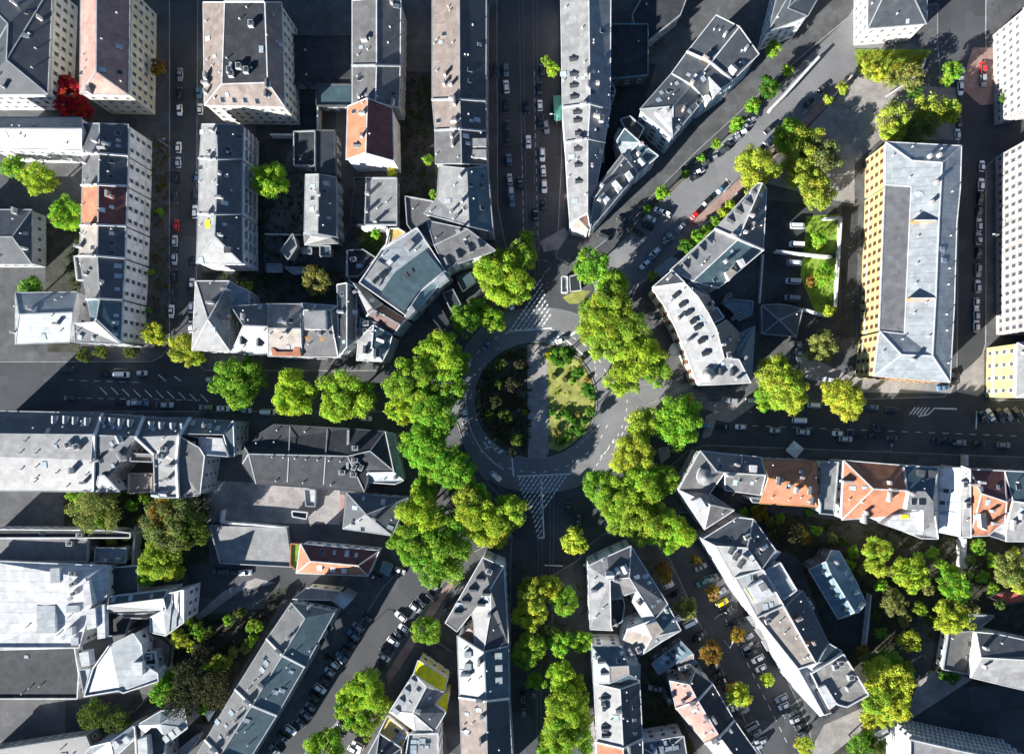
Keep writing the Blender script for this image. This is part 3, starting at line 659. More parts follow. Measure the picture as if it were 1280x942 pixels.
strip('b1', [14, 17.5, 14], [[(515,-340),(645,-350),(775,-340)], [(515,12),(645,10),(772,12)], [(515,215),(640,203),(765,235)]],
      [("grey roofed house north of the white crested one", 'grey', {}), ("grey and black roofed house touching the north side of the orange roofed one", 'grey', dict(F='S 555,80 735,160; C 555,180 735,210 600,180'))], wall='w_grey', edge='trim')
flat('b1', [(592,612),(755,612),(755,862),(585,862)], 8, "flat grey roof terrace south of the tall white gable", mat='lgrey', wall='w_grey', F='C 600,700 595,790 640,845; V 700,740', auto=.2)
flat('b1', [(530,612),(588,612),(582,862),(505,862)], 5, "dark lean-to along the west side of the grey roof terrace", mat='felt', wall='w_dark', auto=0, edge='dark_metal', name='lean_to')
flat('b1', [(800,710),(945,735),(1040,830),(880,960),(810,860)], 7, "low grey flat roof in the yard behind the corner building", mat='grey', wall='w_grey', auto=.4)
strip('b1', [13, 16.5, 13], [[(265,592),(335,590),(430,605)], [(258,905),(330,905),(432,925)]],
      [("narrow courtyard house with white west slope and chimneys along its ridge", 'slate', dict(F='C 340,700 335,805; S 305,655 303,720 300,775 375,640 365,680; V 400,750', fm={0:'lgrey'}))], wall='w_dark', edge='trim_grey')  # west slope is slate with sunlight painted in
flat('b2', [(200,10),(222,80),(175,150),(135,100)], 7, "small kite shaped pale roof in the courtyard", mat='beige', wall='w_grey', auto=.0, name='pavilion', nowin=True)
house('b2', [(255,5,8),(345,-20,8),(440,15,8),(440,60,8),(340,65,8),(262,70,8),(300,20,11),(400,30,11)], [(0,1,7,6),(1,2,7),(2,3,7),(3,4,5,6,7),(5,0,6)], "jumbled grey courtyard roofs beside the kite shaped roof", mat='grey', wall='w_dark', nowin=True, name='annex', auto=.8)
flat('b2', [(62,172),(138,172),(142,215),(62,215)], 3, "small zinc shed roof by the dark courtyard wall", mat='zinc', wall='w_dark', auto=0, name='shed', nowin=True)
flat('b2', [(240,88),(300,88),(300,118),(250,118)], 3, "tiny white shed roof behind the jumbled courtyard roofs", mat='white', wall='w_dark', auto=0, name='shed', nowin=True)
flat('b2', [(155,190),(260,190),(300,222),(200,225)], 3.2, "curved pale shelter roof by the autumn courtyard tree", mat='zinc', wall='w_dark', auto=0, name='shelter', nowin=True)
flat('b2', [(345,75),(400,75),(400,130),(345,130)], 6, "blue slate box roof in the narrow passage", mat='slate_blue', wall='w_dark', auto=0, name='shed', nowin=True)
flat('b2', [(490,100),(575,95),(645,140),(555,235),(495,240)], 6, "dark flat roof with rooflights beside the curved block", mat='felt', wall='w_grey', edge='trim_grey', F='S 520,140; A 525,150; S 555,180 570,165', auto=0, name='annex')
# block fronting the upper avenue, west side
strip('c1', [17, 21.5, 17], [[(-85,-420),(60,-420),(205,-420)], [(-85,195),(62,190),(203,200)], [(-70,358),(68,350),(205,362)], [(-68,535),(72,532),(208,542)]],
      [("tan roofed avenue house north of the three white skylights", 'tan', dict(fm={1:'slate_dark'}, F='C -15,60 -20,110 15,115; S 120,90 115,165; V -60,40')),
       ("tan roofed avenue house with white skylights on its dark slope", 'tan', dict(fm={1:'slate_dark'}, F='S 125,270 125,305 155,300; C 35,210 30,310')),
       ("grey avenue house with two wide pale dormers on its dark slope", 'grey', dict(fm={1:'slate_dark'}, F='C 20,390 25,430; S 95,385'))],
      wall='w_tan', edge='trim_grey', win='grey')  # dark east slopes of this row have shade painted in
B = HOUSES[-1]
for y in (398, 457): ext(B, 'dormer', 'c1', [(132,y),(204,y),(204,y+45),(132,y+45)], 17.2, 20.2, 'w_grey', 'lgrey')
house('c1', [(-48,545,17),(100,560,21),(210,545,17),(242,900,17),(112,868,21),(-130,800,17), (-60,720,17)], [(0,1,4,6),(1,2,3,4),(4,5,6)],
      "pale grey avenue house with slate blue east slope north of the corner building", mat='lgrey', fm={1:'slate_blue'}, wall='w_grey', F='C 65,600 75,735 20,790 40,820; S 185,600 180,650 185,770 120,650; V 35,650', win='grey')  # blue east slope paints the shaded side of the same roof
house('Z1', [(600,70,17),(826,105,17.5),(985,238,17),(760,318,17),(705,345,17),(632,215,17),(828,118,21),(640,208,20.5)], [(1,2,6),(2,3,4,7,6),(0,6,7)],
      "grey corner house with small white dormers curving to the avenue", mat='grey', wall='w_white', F='D 720,320 780,285 845,250 900,225; C 775,132; S 820,195', dst=('gable','trim','slate',2.4,2.0), name='corner_building')
house('Z1', [(545,110,16),(610,70,16),(680,165,16),(632,215,16)], [(0,1,2,3)], "dark slate lean-to between the curved block and the corner house", mat='slate_dark', wall='w_grey', nowin=True, auto=0, name='lean_to')
# curved block
house('Z1', [(222,420,19),(345,240,19),(545,112,19),(700,350,19),(640,405,19),(560,470,19),(475,598,19),
             (735,372,15),(655,445,15),(575,540,15),(487,625,15)], [(0,1,2,3,4,5,6),(3,7,8,4),(4,8,9,5),(5,9,10,6)],
      "large curved block with stepped flat zinc roof facing the roundabout", mat='zinc', fm={1:'teal_metal',2:'teal_metal',3:'teal_metal'}, wall='w_grey', edge='trim', F='', auto=.4, win='big', name='curved_building', dst=('flat','trim_grey','zinc',3,2.2))
B = HOUSES[-1]
ext(B, 'roof_deck', 'Z1', [(345,468),(420,360),(590,235),(690,355),(630,400),(550,465),(500,535),(470,580)], 18.5, 20.3, 'w_grey', 'slate_blue')
ext(B, 'roof_deck', 'Z1', [(262,385),(320,290),(380,330),(330,440)], 18.5, 19.7, 'w_grey', 'lgrey')
for p in ([(290,410),(320,380),(335,395),(305,428)], [(330,370),(358,345),(375,362),(348,400)]): ext(B, 'skylight', 'Z1', p, 19, 20.1, 'w_grey', 'glass')
ext(B, 'skylight', 'Z1', [(368,305),(392,285),(412,302),(388,325)], 19, 20.3, 'trim', 'white')
ext(B, 'lift_house', 'Z1', [(468,215),(500,170),(530,195),(495,240)], 18.5, 21.3, 'w_grey', 'lgrey')
for p in ([(465,375),(485,360),(500,385),(480,398)], [(492,360),(515,338),(527,360),(505,378)]): ext(B, 'roof_opening', 'Z1', p, 20, 20.6, 'dark_metal', 'dark_metal')
for p in ([(645,405),(695,365),(718,395),(660,440)], [(475,600),(515,545),(535,575),(492,620)]): ext(B, 'dormer', 'Z1', p, 15, 19.6, 'w_white', 'zinc')
strip('Z1', [16, 19.5, 16], [[(95,430),(150,420),(205,452)], [(110,830),(150,780),(200,740)]], [("dark narrow roof wedged between the terrace house and the curved block", 'slate_dark', dict(F='S 135,750 170,750; C 122,585', fm={}))], wall='w_white', edge='trim')
strip('Z1', [15, 18.5, 16], [[(160,402),(185,420),(222,430)], [(262,610),(300,570),(350,540)], [(410,712),(450,655),(485,622)]],
      [("grey slate roof running along the curved block's white wall", 'grey', dict(F='S 290,520; D 300,590')), ("brown roofed house between the grey slate one and the ring street", 'brown', dict(F='V 325,595; C 318,600'))], wall='w_grey', edge='trim_grey')
house('Z1', [(215,735,16),(300,655,18),(405,715,16),(385,790,15),(350,860,15),(205,855,15),(290,780,18)], [(0,1,6),(1,2,3,6),(3,4,6),(4,5,6),(5,0,6)],
      "white faceted corner roof with black dormers beside the plane trees", mat='lgrey', fm={1:'slate_blue'}, wall='w_grey', F='D 262,815 320,835 365,745; C 230,690; V 290,700', dst=('gable','trim','slate_dark',2.4,2.0), name='corner_building', edge='trim')
flat('Z1', [(230,620),(330,650),(285,700),(225,705)], 15, "cluttered flat roof north of the white faceted corner roof", mat='zinc', wall='w_grey', F='A 260,650 250,690', auto=1.5, name='annex')
# row on the north side of the west street
strip('a2', [16, 21, 15], [[(895,398),(960,500),(895,648)], [(1095,385),(1090,505),(1090,655)]],
      [("slate house between the hipped corner house and the red roofed one", 'slate', dict(F='D 960,600 1050,610; C 965,455; V 990,470', ))], wall='w_grey')
house('a2', [(705,262,17),(885,262,17),(990,320,12),(990,395,12),(885,395,12),(885,635,17),(685,632,17),(770,470,21),(862,255,17)],
      [(0,7,6),(0,1,7),(1,2,3,4),(1,4,5,7),(5,6,7)], "hipped pale corner house with a sloping white annex on the west street", mat='lgrey', fm={2:'zinc',1:'grey'}, wall='w_grey', F='C 870,310; W 860,450; S 800,525 ; C 790,380', edge='trim', name='corner_building')
strip('b2', [16, 20.5, 15.5], [[(72,385),(65,515),(65,665)], [(243,385),(238,517),(245,668)]],
      [("house with red brown north slope and cream south slope with orange dormer band", 'brown', dict(F='S 130,470 190,475; C 158,485 160,540', fm={1:'beige', 0:'beige'}))], wall='w_white', edge='trim_grey')
B = HOUSES[-1]
ext(B, 'dormer', 'b2', [(80,620),(95,620),(110,640),(195,640),(205,618),(235,618),(240,664),(88,660)], 15, 17.4, 'orange', 'orange')
house('b2', [(245,380,16),(435,395,16),(440,670,16),(245,668,16),(250,522,18),(412,528,18),(400,418,18),(255,418,18)], [(0,1,6,7),(1,2,5,6),(2,3,4,5),(3,0,7,4),(4,5,6,7)],
      "terrace house with a white roof box and orange parasols on its roof terrace", mat='grey', fm={0:'slate_blue',1:'slate_blue',4:'gravel',3:'grey'}, wall='w_white', F='S 285,400 315,400; C 345,545', edge='trim', name='apartment_building')
B = HOUSES[-1]; ext(B, 'penthouse', 'b2', [(258,424),(370,420),(372,522),(258,520)], 17.5, 20.5, 'w_white', 'lgrey')
ext(B, 'roof_parasol', 'b2', [(262,560),(285,555),(290,575),(268,582)], 19.6, 19.8, 'copper', 'copper'); ext(B, 'roof_parasol', 'b2', [(343,565),(362,562),(366,580),(345,585)], 19.4, 19.6, 'copper', 'copper')
# ------------------------------------------------------------------ north, between avenue and diagonal street
strip('c1', [18, 22, 18], [[(602,-420),(752,-420),(872,-420)], [(612,236),(760,216),(868,244)], [(628,422),(748,402),(838,422)], [(652,852),(746,800),(757,868)]],
      [("pale grey avenue house with five black dormers, north of the others", 'lgrey', dict(F='D 652,60 652,122 655,182 650,-20; C 800,110 745,120 738,50; S 775,150; V 860,170')),
       ("pale grey avenue house with roof terrace behind and three black dormers", 'lgrey', dict(F='D 670,265 672,308 680,376; C 795,285; A 820,300; S 850,330 800,350')),
       ("pale wedge shaped avenue house ending in a pink pavilion at the plaza", 'lgrey', dict(F='D 675,460 678,545 682,632; S 680,732; C 770,550; V 735,700', chim='trim'))],
      wall='w_pink', edge='trim', dst=('gable','slate_dark','slate_dark',1.8,1.7), pw='trim_grey', nowin=True)
flat('c1', [(755,430),(832,430),(832,525),(755,525)], 15, "black glazed roof well behind the wedge shaped avenue house", mat='felt', wall='w_grey', edge='trim_grey', auto=.5, name='annex', nowin=True)
house('Z6', [(90,765,17),(185,765,17),(190,850,15),(100,835,15),(135,790,20)], [(0,1,4),(1,2,4),(2,3,4),(3,0,4)], "small pink pavilion roof at the tip of the wedge shaped house", mat='pink', wall='w_pink', auto=0, nowin=True, name='corner_pavilion')
house('Z6', [(200,665,18),(360,460,18),(395,455,18),(438,560,16),(330,690,16),(195,850,16),(215,690,20.5),(372,478,20.5)], [(0,1,7,6),(1,2,7),(2,3,7),(3,4,6,7),(4,5,6),(5,0,6)],
      "dark roofed house with bright white dormers along the diagonal street", mat='slate', wall='w_white', F='', fm={0:'grey'}, edge='trim_grey', auto=.7)
B = HOUSES[-1]
for p in ([(245,670),(262,655),(298,692),(278,712)], [(305,610),(325,592),(362,635),(340,655)], [(375,560),(395,545),(418,580),(398,598)]): ext(B, 'dormer', 'Z6', p, 15, 19.6, 'w_white', 'white')
house('Z6', [(362,462,16),(330,395,16),(372,330,17),(450,400,19),(545,470,16),(440,562,16),(395,455,18)], [(0,1,3,6),(1,2,3),(3,4,6),(4,5,6)], "slate and white faceted house between the dormer house and the big hipped block", mat='slate_blue', wall='w_white', F='C 455,415 440,465; S 480,430; D 470,520', edge='trim', fm={0:'zinc'}, dst=('gable','trim','white',2.4,2.2))
house('Z6', [(318,380,12),(345,330,12),(395,405,12),(355,455,12)], [(0,1,2,3)], "bright white sloping glass house roof behind the dormer house", mat='white', wall='w_white', nowin=True, auto=0, name='conservatory')
flat('Z6', [(350,285),(400,270),(470,330),(440,390),(372,330)], 13, "black flat roof north of the faceted house", mat='felt', wall='w_dark', auto=.8, name='annex', nowin=True)
flat('Z6', [(200,0),(290,0),(300,95),(325,140),(300,215),(205,205)], 15.5, "black roof terrace with white umbrellas behind the avenue houses", mat='felt', wall='w_dark', auto=1.2, name='annex', nowin=True, F='A 240,110 305,160')
flat('Z6', [(290,-200),(490,-200),(490,60),(290,80)], 9, "low black courtyard hall with a blue grey pipe along its edge", mat='felt', wall='w_dark', edge='teal_metal', auto=.3, name='shed')
house('Z6', [(450,232,20),(610,50,20),(715,108,21.5),(620,218,25),(615,375,20),(780,180,20)], [(0,1,2,3),(3,2,5,4),(0,3,4)],
      "big hipped corner house with a large white dormer on its slate roof", mat='slate', wall='w_blue', F='S 548,185 597,138 640,98 750,200 705,240 655,290; V 620,160', edge='trim_grey', win='big', bay=3.4, chim='brick')
B = HOUSES[-1]; B2 = ext(B, 'dormer', 'Z6', [(528,245),(580,222),(612,225),(615,335)], 19.5, 23.6, 'w_white', 'white')
strip('Z6', [20, 24, 20], [[(612,48),(718,108),(785,182)], [(690,-60),(812,-5),(922,88)], [(840,-250),(960,-190),(1060,-50)]],
      [("grey diagonal terrace house with a tall white gabled dormer", 'slate', dict(F='S 700,55 740,60; C 715,100', chim='brick')), ("diagonal terrace house with white triangular dormer at the top", 'slate', dict(F='D 935,50'))],
      wall='w_blue', edge='trim', dst=('gable','trim','white',3.2,2.8), pw='trim')
B = HOUSES[-2]; ext(B, 'dormer', 'Z6', [(805,65),(868,130),(830,168)], 20.5, 23.8, 'w_white', 'white'); ext(B, 'dormer', 'Z6', [(782,160),(800,155),(818,180),(795,205)], 18.5, 22, 'w_white', 'white')
# ------------------------------------------------------------------ wedge between the diagonal street and the car park
strip('d2', [16, 20.5, 16], [[(628,-262),(655,-262),(678,-232)], [(400,-15),(525,40),(660,98)], [(160,205),(285,262),(420,300)]],
      [("pointed grey wedge of the triangular block with three black dormers", 'lgrey', dict(fm={1:'slate'}, F='D 465,-70 510,-118 560,-165 600,-215; C 590,-85 600,-30 560,5; W 540,60', )),
       ("grey roofed house with black dormers between the wedge and the white curved block", 'lgrey', dict(fm={1:'slate_blue'}, F='D 352,38 312,78 268,125 225,170; C 455,160; A 540,160 490,200; S 400,255; V 380,290', ))],
      wall='w_white', edge='trim', dst=('gable','slate_dark','slate_dark',1.9,1.8), pw='trim')  # east slopes darkened to paint their shade
B = HOUSES[-1]
ext(B, 'dormer', 'd2', [(525,150),(550,140),(568,175),(548,188)], 17, 20.5, 'w_white', 'white'); ext(B, 'dormer', 'd2', [(455,215),(490,195),(520,215),(480,258)], 16.5, 19.5, 'w_white', 'beige')
C8 = [[(88,165),(250,60,20.0),(315,135)]]
house('Z8', [(85,160,17),(222,42,17.5),(312,128,21),(360,160,21)], [(0,1,2)], "small grey hip roof with a white hatch at the north corner of the curved block", mat='slate', wall='w_white', F='C 200,95; V 220,75', edge='trim', name='corner_building', auto=0)
house('Z8', [(85,162,17),(315,136,21),(400,225,21),(470,335,21),(530,450,21),(582,648,21),(400,838,17),(330,640,17),(265,480,17),(180,300,17),
             (515,835,17),(768,822,17),(685,660,20.5),(600,650,20.5)],
      [(0,1,2,9),(9,2,3,8),(8,3,4,7),(7,4,5,6),(6,5,13,12,11,10)], "large white curved block with a row of round black dormers facing the roundabout", mat='pale', fm={4:'lgrey'}, wall='w_cream',
      F='D 225,235 268,295 308,352 345,410 372,452 398,545 425,628 555,768 635,772; S 415,370 445,415 570,698 635,698; V 300,175 490,515', edge='trim', dst=('arch','slate_dark','slate_dark',2.0,2.0), name='curved_building', auto=.2, win='red', bay=2.6)
B = HOUSES[-1]
cm = MB(); qx, qy = survey('Z8', 468, 768, 19*HS); cm.cyl((qx-B['org'].x, qy-B['org'].y, 12), (qx-B['org'].x, qy-B['org'].y, 16), 1.9, 2.3, 16, 0); cm.cyl((qx-B['org'].x, qy-B['org'].y, 16), (qx-B['org'].x, qy-B['org'].y, 17.6), 2.1, .3, 16, 1)
cm.obj('corner_turret', [M('w_cream'), M('lgrey')], B['root'])
house('Z8', [(320,140,20.5),(365,125,20),(475,215,17),(520,300,16),(460,330,20.5),(400,228,20.5)], [(0,1,2,5),(5,2,3,4)], "dark rear slope of the white curved block, north part, cluttered with chimneys", mat='slate', wall='w_grey', F='C 430,140 385,120 495,270; A 490,235; V 460,300', auto=1.5, name='rear_wing')
flat('Z8', [(465,350),(530,300),(580,372),(508,412)], 18, "square beige flat roof behind the white curved block", mat='beige', wall='w_grey', auto=0, edge='trim', name='rear_wing')
house('Z8', [(515,440,20.5),(600,385,16),(690,480,14),(700,600,14),(640,645,17),(585,640,20.5)], [(0,1,2),(0,2,3,4,5)], "dark rear slope of the white curved block, south part", mat='slate_dark', wall='w_grey', auto=1.5, F='A 610,632; V 640,500', name='rear_wing')
house('Z8', [(690,480,13),(795,430,13),(770,815,16),(690,660,18),(640,645,16)], [(0,1,4),(1,2,3,4)], "blue slate wing with pink chimneys at the east side of the curved block", mat='slate_blue', wall='w_grey', F='C 720,650 790,545; V 715,690', chim='brick', name='rear_wing', auto=.8)
house('Z8', [(560,265,4),(650,245,4),(780,258,4),(770,350,3.5),(680,395,4),(640,330,4)], [(0,1,2,3,4,5)], "corrugated blue metal shed roof behind the curved block", mat='teal_metal', wall='w_dark', name='shed', nowin=True, auto=0, edge='trim_grey')
for i_, p in enumerate(([(600,215),(625,200),(632,225),(570,265)], [(630,375),(690,335),(695,355),(640,392)])):
    flat('Z8', p, 5.2, ("white topped wall block north of the corrugated shed", "white topped wall block south of the corrugated shed")[i_], mat='lgrey', wall='w_grey', name='wall_block', nowin=True, auto=0)
house('d2', [(650,392,5),(735,385,5),(800,392,5),(870,415,5),(835,560,5),(655,545,5),(745,470,7.5)], [(0,1,6),(1,2,6),(2,3,6),(3,4,6),(4,5,6),(5,0,6)], "low black hipped pavilion with a white parapet south of the parked vans", mat='slate_dark', wall='w_grey', nowin=True, edge='trim_grey', name='pavilion', auto=.3)
flat('d2', [(75,205),(165,130),(210,150),(115,240)], 4, "pale terrace canopy in front of the grey roofed house", mat='zinc', wall='w_grey', nowin=True, auto=0, name='canopy', par=False)
# ------------------------------------------------------------------ the big office building and the east edge
house('e1', [(287,417,19),(693,438,19),(668,850,19),(255,1430,19),(225,1669,19),(632,1704,19),(645,1470,19),(655,1290,19),
             (428,518,22),(590,528,22.5),(572,850,22.5),(538,1562,22.5),(372,1556,22),(425,655,19),(388,1445,19),(285,645,19),(555,1255,22.5),(687,660,19)],
      [(0,1,9,8),(0,8,13,15),(8,9,10,13),(1,17,9),(17,2,10,9),(2,7,16,10),(7,6,5,11,16),(13,10,16,11,14),(14,11,12,3),(3,12,4),(12,11,5,4)],
      "large yellow office building with a pale zinc hipped roof around a flat deck", mat='zinc', wall='w_yellow', name='office_building', edge='trim', auto=0, vis=2, win='red', bay=2.9, floor=3.3,
      F='C 515,500 565,495 430,1585; V 428,445 322,493 412,610 410,775 545,738 460,800 455,925 450,1070 445,1175 435,1335 500,1278 515,1458 640,685 632,920 625,1095 620,1180 610,1340 612,1425 620,1600 270,1540 375,1472 582,455; C 550,640 525,745; S 460,690 470,700 590,990 600,1050')
B = HOUSES[-1]
house('e1', [(285,652,18.8),(424,658,18.8),(387,1440,18.8),(255,1425,18.8)], [(0,1,2,3)], "flat grey deck set into the zinc roof of the office building", mat='deck', wall='w_yellow', name='roof_deck_wing', edge='trim_grey', auto=0, par=False, win='red', floor=3.3, bay=2.9)
for y, x0, x1 in ((833,445,560),(1250,425,550)): ext(B, 'fire_wall', 'e1', [(x0,y),(x1,y),(x1,y+9),(x0,y+9)], 18, 22.9, 'copper', 'trim')
# white courthouse-like house east
house('e1', [(1040,400,20),(1400,330,20),(1400,1440,20),(1045,1425,20),(1180,560,24),(1180,1300,24)], [(0,1,4),(1,2,5,4),(2,3,5),(3,0,4,5)],
      "pinkish white apartment block with tall windows at the east edge", mat='lgrey', wall='w_pale', edge='trim', win='grey', bay=2.9, vis=2)
house('e1', [(1025,-300,20),(1400,-300,20),(1400,150,20),(1035,228,20),(1150,-200,24),(1150,120,24)], [(0,1,4),(1,2,5,4),(2,3,5),(3,0,4,5)],
      "pinkish white house with ledges north of the side road's mouth", mat='lgrey', wall='w_pale', edge='trim', win='std', bay=2.4, vis=2)
house('e2', [(992,592,20),(1300,572,20),(1300,892,20),(985,885,20),(1100,650,23),(1100,830,23)], [(0,1,4),(1,2,5,4),(2,3,5),(3,0,4,5)],
      "small pale yellow house with white window bands at the east edge", mat='lgrey', wall='w_yellow', edge='trim', win='std', bay=3.4, vis=2, floor=3.6)

# ------------------------------------------------------------------ beyond the measured blocks: the same streets go on
pitched('px', (-40,-20),(66,-20),(60,118),(-40,118), (10,30),(8,75), 16, 21, "plain hipped house west of the cream gabled house", mat='slate', wall='w_white')
pitched('px', (-60,262),(40,262),(40,330),(-60,330), (-20,296),(15,296), 9, 12, "low slate outbuilding in the yard behind the long white terrace", mat='slate', wall='w_grey')
pitched('px', (1085,-40),(1160,-40),(1158,30),(1085,36), (1105,-6),(1140,-8), 14, 18, "hipped house north of the little park", mat='slate', wall='w_cream')
flat('px', [(835,-60),(880,-60),(850,20),(800,60),(790,20)], 8, "low felt roof in the courtyard behind the diagonal terrace", mat='felt', wall='w_grey')
pitched('px', (985,-60),(1055,-60),(1010,20),(960,40), (1000,-30),(985,10), 17, 21, "slate house north of the diagonal street's far end", mat='slate', wall='w_white')
# ------------------------------------------------------------------ south-west blocks
strip('a3', [15, 19.5, 19, 16], [[(-420,55),(-420,180),(-420,300),(-420,485)], [(210,70),(160,185),(150,320),(155,490)]],
      [("pale roofed house with a yellow hatch at the western end of the street row", 'lgrey', dict(fm={0:'slate'}, F='D 20,85 70,90 -40,85 135,95; S 100,130; C 50,375 110,440; A 75,250; V 120,400'))], pw='trim', wall='w_grey', edge='trim_grey', dst=('gable','trim','trim_grey',2.1,2))
B = HOUSES[-1]; ext(B, 'roof_hatch', 'a3', [(62,230),(85,232),(82,268),(62,265)], 18.5, 19.8, 'w_ochre', 'w_ochre')
strip('a3', [15, 19.5, 16], [[(212,72),(168,188),(162,488)], [(430,92),(385,195),(325,300)]],
      [("dark hipped house between two curved white party walls", 'slate', dict(F='D 215,90 265,95 315,100 365,105; S 215,140 265,145 300,140 350,150; C 175,325; S 200,325 262,350; D 312,225; W 310,300'))], pw='trim', wall='w_grey', dst=('gable','trim','trim_grey',2.1,2))
H_ = HOUSES[-1]
for a_, b_ in ((0,1),(1,2)): m = MB(); beam(m, H_['V'][a_], H_['V'][b_], .7, 1, .3); m.obj('party_wall', M('trim'), H_['root'])
house('a3', [(165,490,16),(185,405,18),(215,400,18),(300,490,16)], [(0,1,2,3)], "small white lit end roof beside the olive courtyard tree", mat='lgrey', wall='w_grey', name='rear_wing', auto=.5)
flat('a3', [(352,392),(475,392),(470,490),(347,498)], 9, "pale pink flat roof below the brick courtyard front", mat='beige', wall='w_tan', edge='w_tan', auto=0, name='rear_wing')
house('a3', [(362,285,15),(478,290,15),(478,330,15),(360,325,15)], [(0,1,2,3)], "narrow brick fronted wing with two rows of windows over the pink flat roof", mat='tan', wall='w_brick', auto=0, name='rear_wing', win='std', vis=0.2, bay=1.9)
B = HOUSES[-1]
for yy, zz in ((345,11.5),(400,8)): pass
strip('a3', [15, 19.5, 18, 16], [[(432,92),(388,200),(485,290),(490,520)], [(680,95),(618,190),(605,330),(615,520)]],
      [("white grey flat topped house between curved party walls north of the olive tree", 'lgrey', dict(fm={0:'slate'}, F='D 475,115 530,118 590,122 645,125; S 480,155; C 460,270 575,350 560,420; A 520,300 540,260; V 520,435 500,350; D 520,505 560,500'))], wall='w_grey', dst=('gable','trim','trim_grey',2.1,2))
H_ = HOUSES[-1]
for a_, b_ in ((0,1),(1,2),(4,5),(5,6),(6,7)): m = MB(); beam(m, H_['V'][a_], H_['V'][b_], .8, 1, .3); m.obj('party_wall', M('trim'), H_['root'])
house('a3', [(620,195,19),(725,255,17),(752,300,16),(728,508,14),(612,522,14.5),(600,330,18)], [(0,1,2,5),(5,2,3,4)], "smooth grey sloping roof at the east side of the last curved party wall", mat='grey', wall='w_grey', auto=0, name='apartment_building', edge='trim')
strip('a3', [14, 18.5], [[(685,98),(640,180)], [(900,112),(850,185)]], [("dark north slope with white dormers at the east end of the west street row", 'slate', dict(F='S 750,130 780,140 825,150; D 760,115 825,110; V 790,165'))], wall='w_grey')
flat('a3', [(735,198),(850,205),(885,302),(730,288)], 15, "bright white roof facet ending the west street row", mat='white', wall='w_white', auto=.6, name='rear_wing')
flat('a3', [(640,185),(728,200),(728,255),(660,250)], 15, "dark roof terrace with white tables next to the white roof facet", mat='felt', wall='w_dark', F='A 690,232', auto=.6, name='rear_wing')
house('a3', [(852,180,16),(905,110,16),(912,300,14),(885,300,15)], [(0,1,2,3)], "blue grey end slope closing the west street row", mat='slate_blue', wall='w_grey', auto=0, name='rear_wing', edge='trim')
# hall
house('b3', [(-70,235,10),(95,130,10),(500,152,10),(690,166,10),(748,388,10),(600,383,10),(600,432,10),(580,490,9.5),(0,447,9.5),(-72,340,10),(610,272,13),(-40,288,13),(490,300,13)],
      [(0,1,2,12,11),(2,3,10,12),(3,4,10),(4,5,12,10),(5,6,7,12),(7,8,11,12),(8,9,11),(9,0,11)], "long charcoal felt hall roof with a line of small vents", mat='felt', wall='w_grey', name='hall', auto=.1, edge='dark_metal',
      F='V 90,303 150,306 212,311 270,316 333,319 395,322 455,326 110,430 255,440 405,452 115,160 265,168 100,222 5,228; A 535,255 533,322 465,385 525,398 565,360 530,358')
B = HOUSES[-1]
for a_, b_, c_, d_ in ((182,138,168,452),(382,150,362,465)):
    m = MB(); p1 = roof_at(B, a_, b_+4); p2 = roof_at(B, (a_+c_)/2, 306); p3 = roof_at(B, c_, d_-14)
    for p, q in ((p1, p2), (p2, p3)):
        if p and q: beam(m, p[2], q[2], .35, .12, .06)
    m.obj('roof_seam', M('trim_grey'), B['root'])
m = MB(); p1 = roof_at(B, 497, 160); p2 = roof_at(B, 492, 370); beam(m, p1[2], p2[2], .8, 1.0, .3); m.obj('fire_wall', M('trim_grey'), B['root'])
house('b3', [(692,168,10.5),(742,180,8),(790,430,8),(745,450,8.5),(570,438,8),(600,388,10.5),(738,385,10.5)], [(0,1,2,6),(2,3,4,5,6)], "pale sloping glass and white edge along the east end of the charcoal hall", mat='zinc', wall='w_grey', name='glazed_front', edge='trim', auto=1)
house('b3', [(485,495,9),(815,522,9),(730,725,9),(465,688,9),(590,612,13)], [(0,1,4),(1,2,4),(2,3,4),(3,0,4)], "low grey hipped building between the charcoal hall and the orange house", mat='slate', wall='w_grey', edge='trim_grey', F='S 575,525 680,545 765,560 750,625 720,680 570,690 520,655 530,575; C 638,635', auto=.3, dst=('flat','trim','slate',2.2,1.8))
house('b3', [(238,768,9),(660,805,9),(600,940,8),(215,925,8),(290,862,12),(545,885,12)], [(0,1,5,4),(1,2,5),(2,3,4,5),(3,0,4)], "small hipped house with orange tiles and four white skylights", mat='orange', wall='w_white', edge='trim', auto=0, fm={0:'redbrown',1:'redbrown'},  # north and east slopes: orange tile with shade in the colour
      F='S 355,808 420,815 488,820 538,828; D 345,905 415,912 475,918', dst=('flat','trim','trim',2.0,1.5))
flat('b3', [(190,765),(235,770),(275,862),(215,905),(185,880)], 4, "little planted terrace framed in orange at the west gable of the tiled house", mat='lawn', wall='w_tan', edge='orange', nowin=True, auto=0, name='roof_terrace')
flat('b3', [(262,476),(320,480),(318,568),(270,565)], 3.2, "white shed roof beside the wooden deck", mat='white', wall='w_white', auto=0, name='shed', nowin=True)
flat('b3', [(195,592),(278,600),(272,635),(198,622)], 2.6, "white framed glass lean-to at the edge of the lit yard", mat='glass', wall='w_white', edge='trim', auto=0, name='shed', nowin=True)
flat('b3', [(-245,670),(165,685),(195,890),(-190,870)], 3.2, "pale concrete garage deck west of the orange tiled house", mat='lgrey', wall='w_grey', auto=0, name='garage_deck', nowin=True)
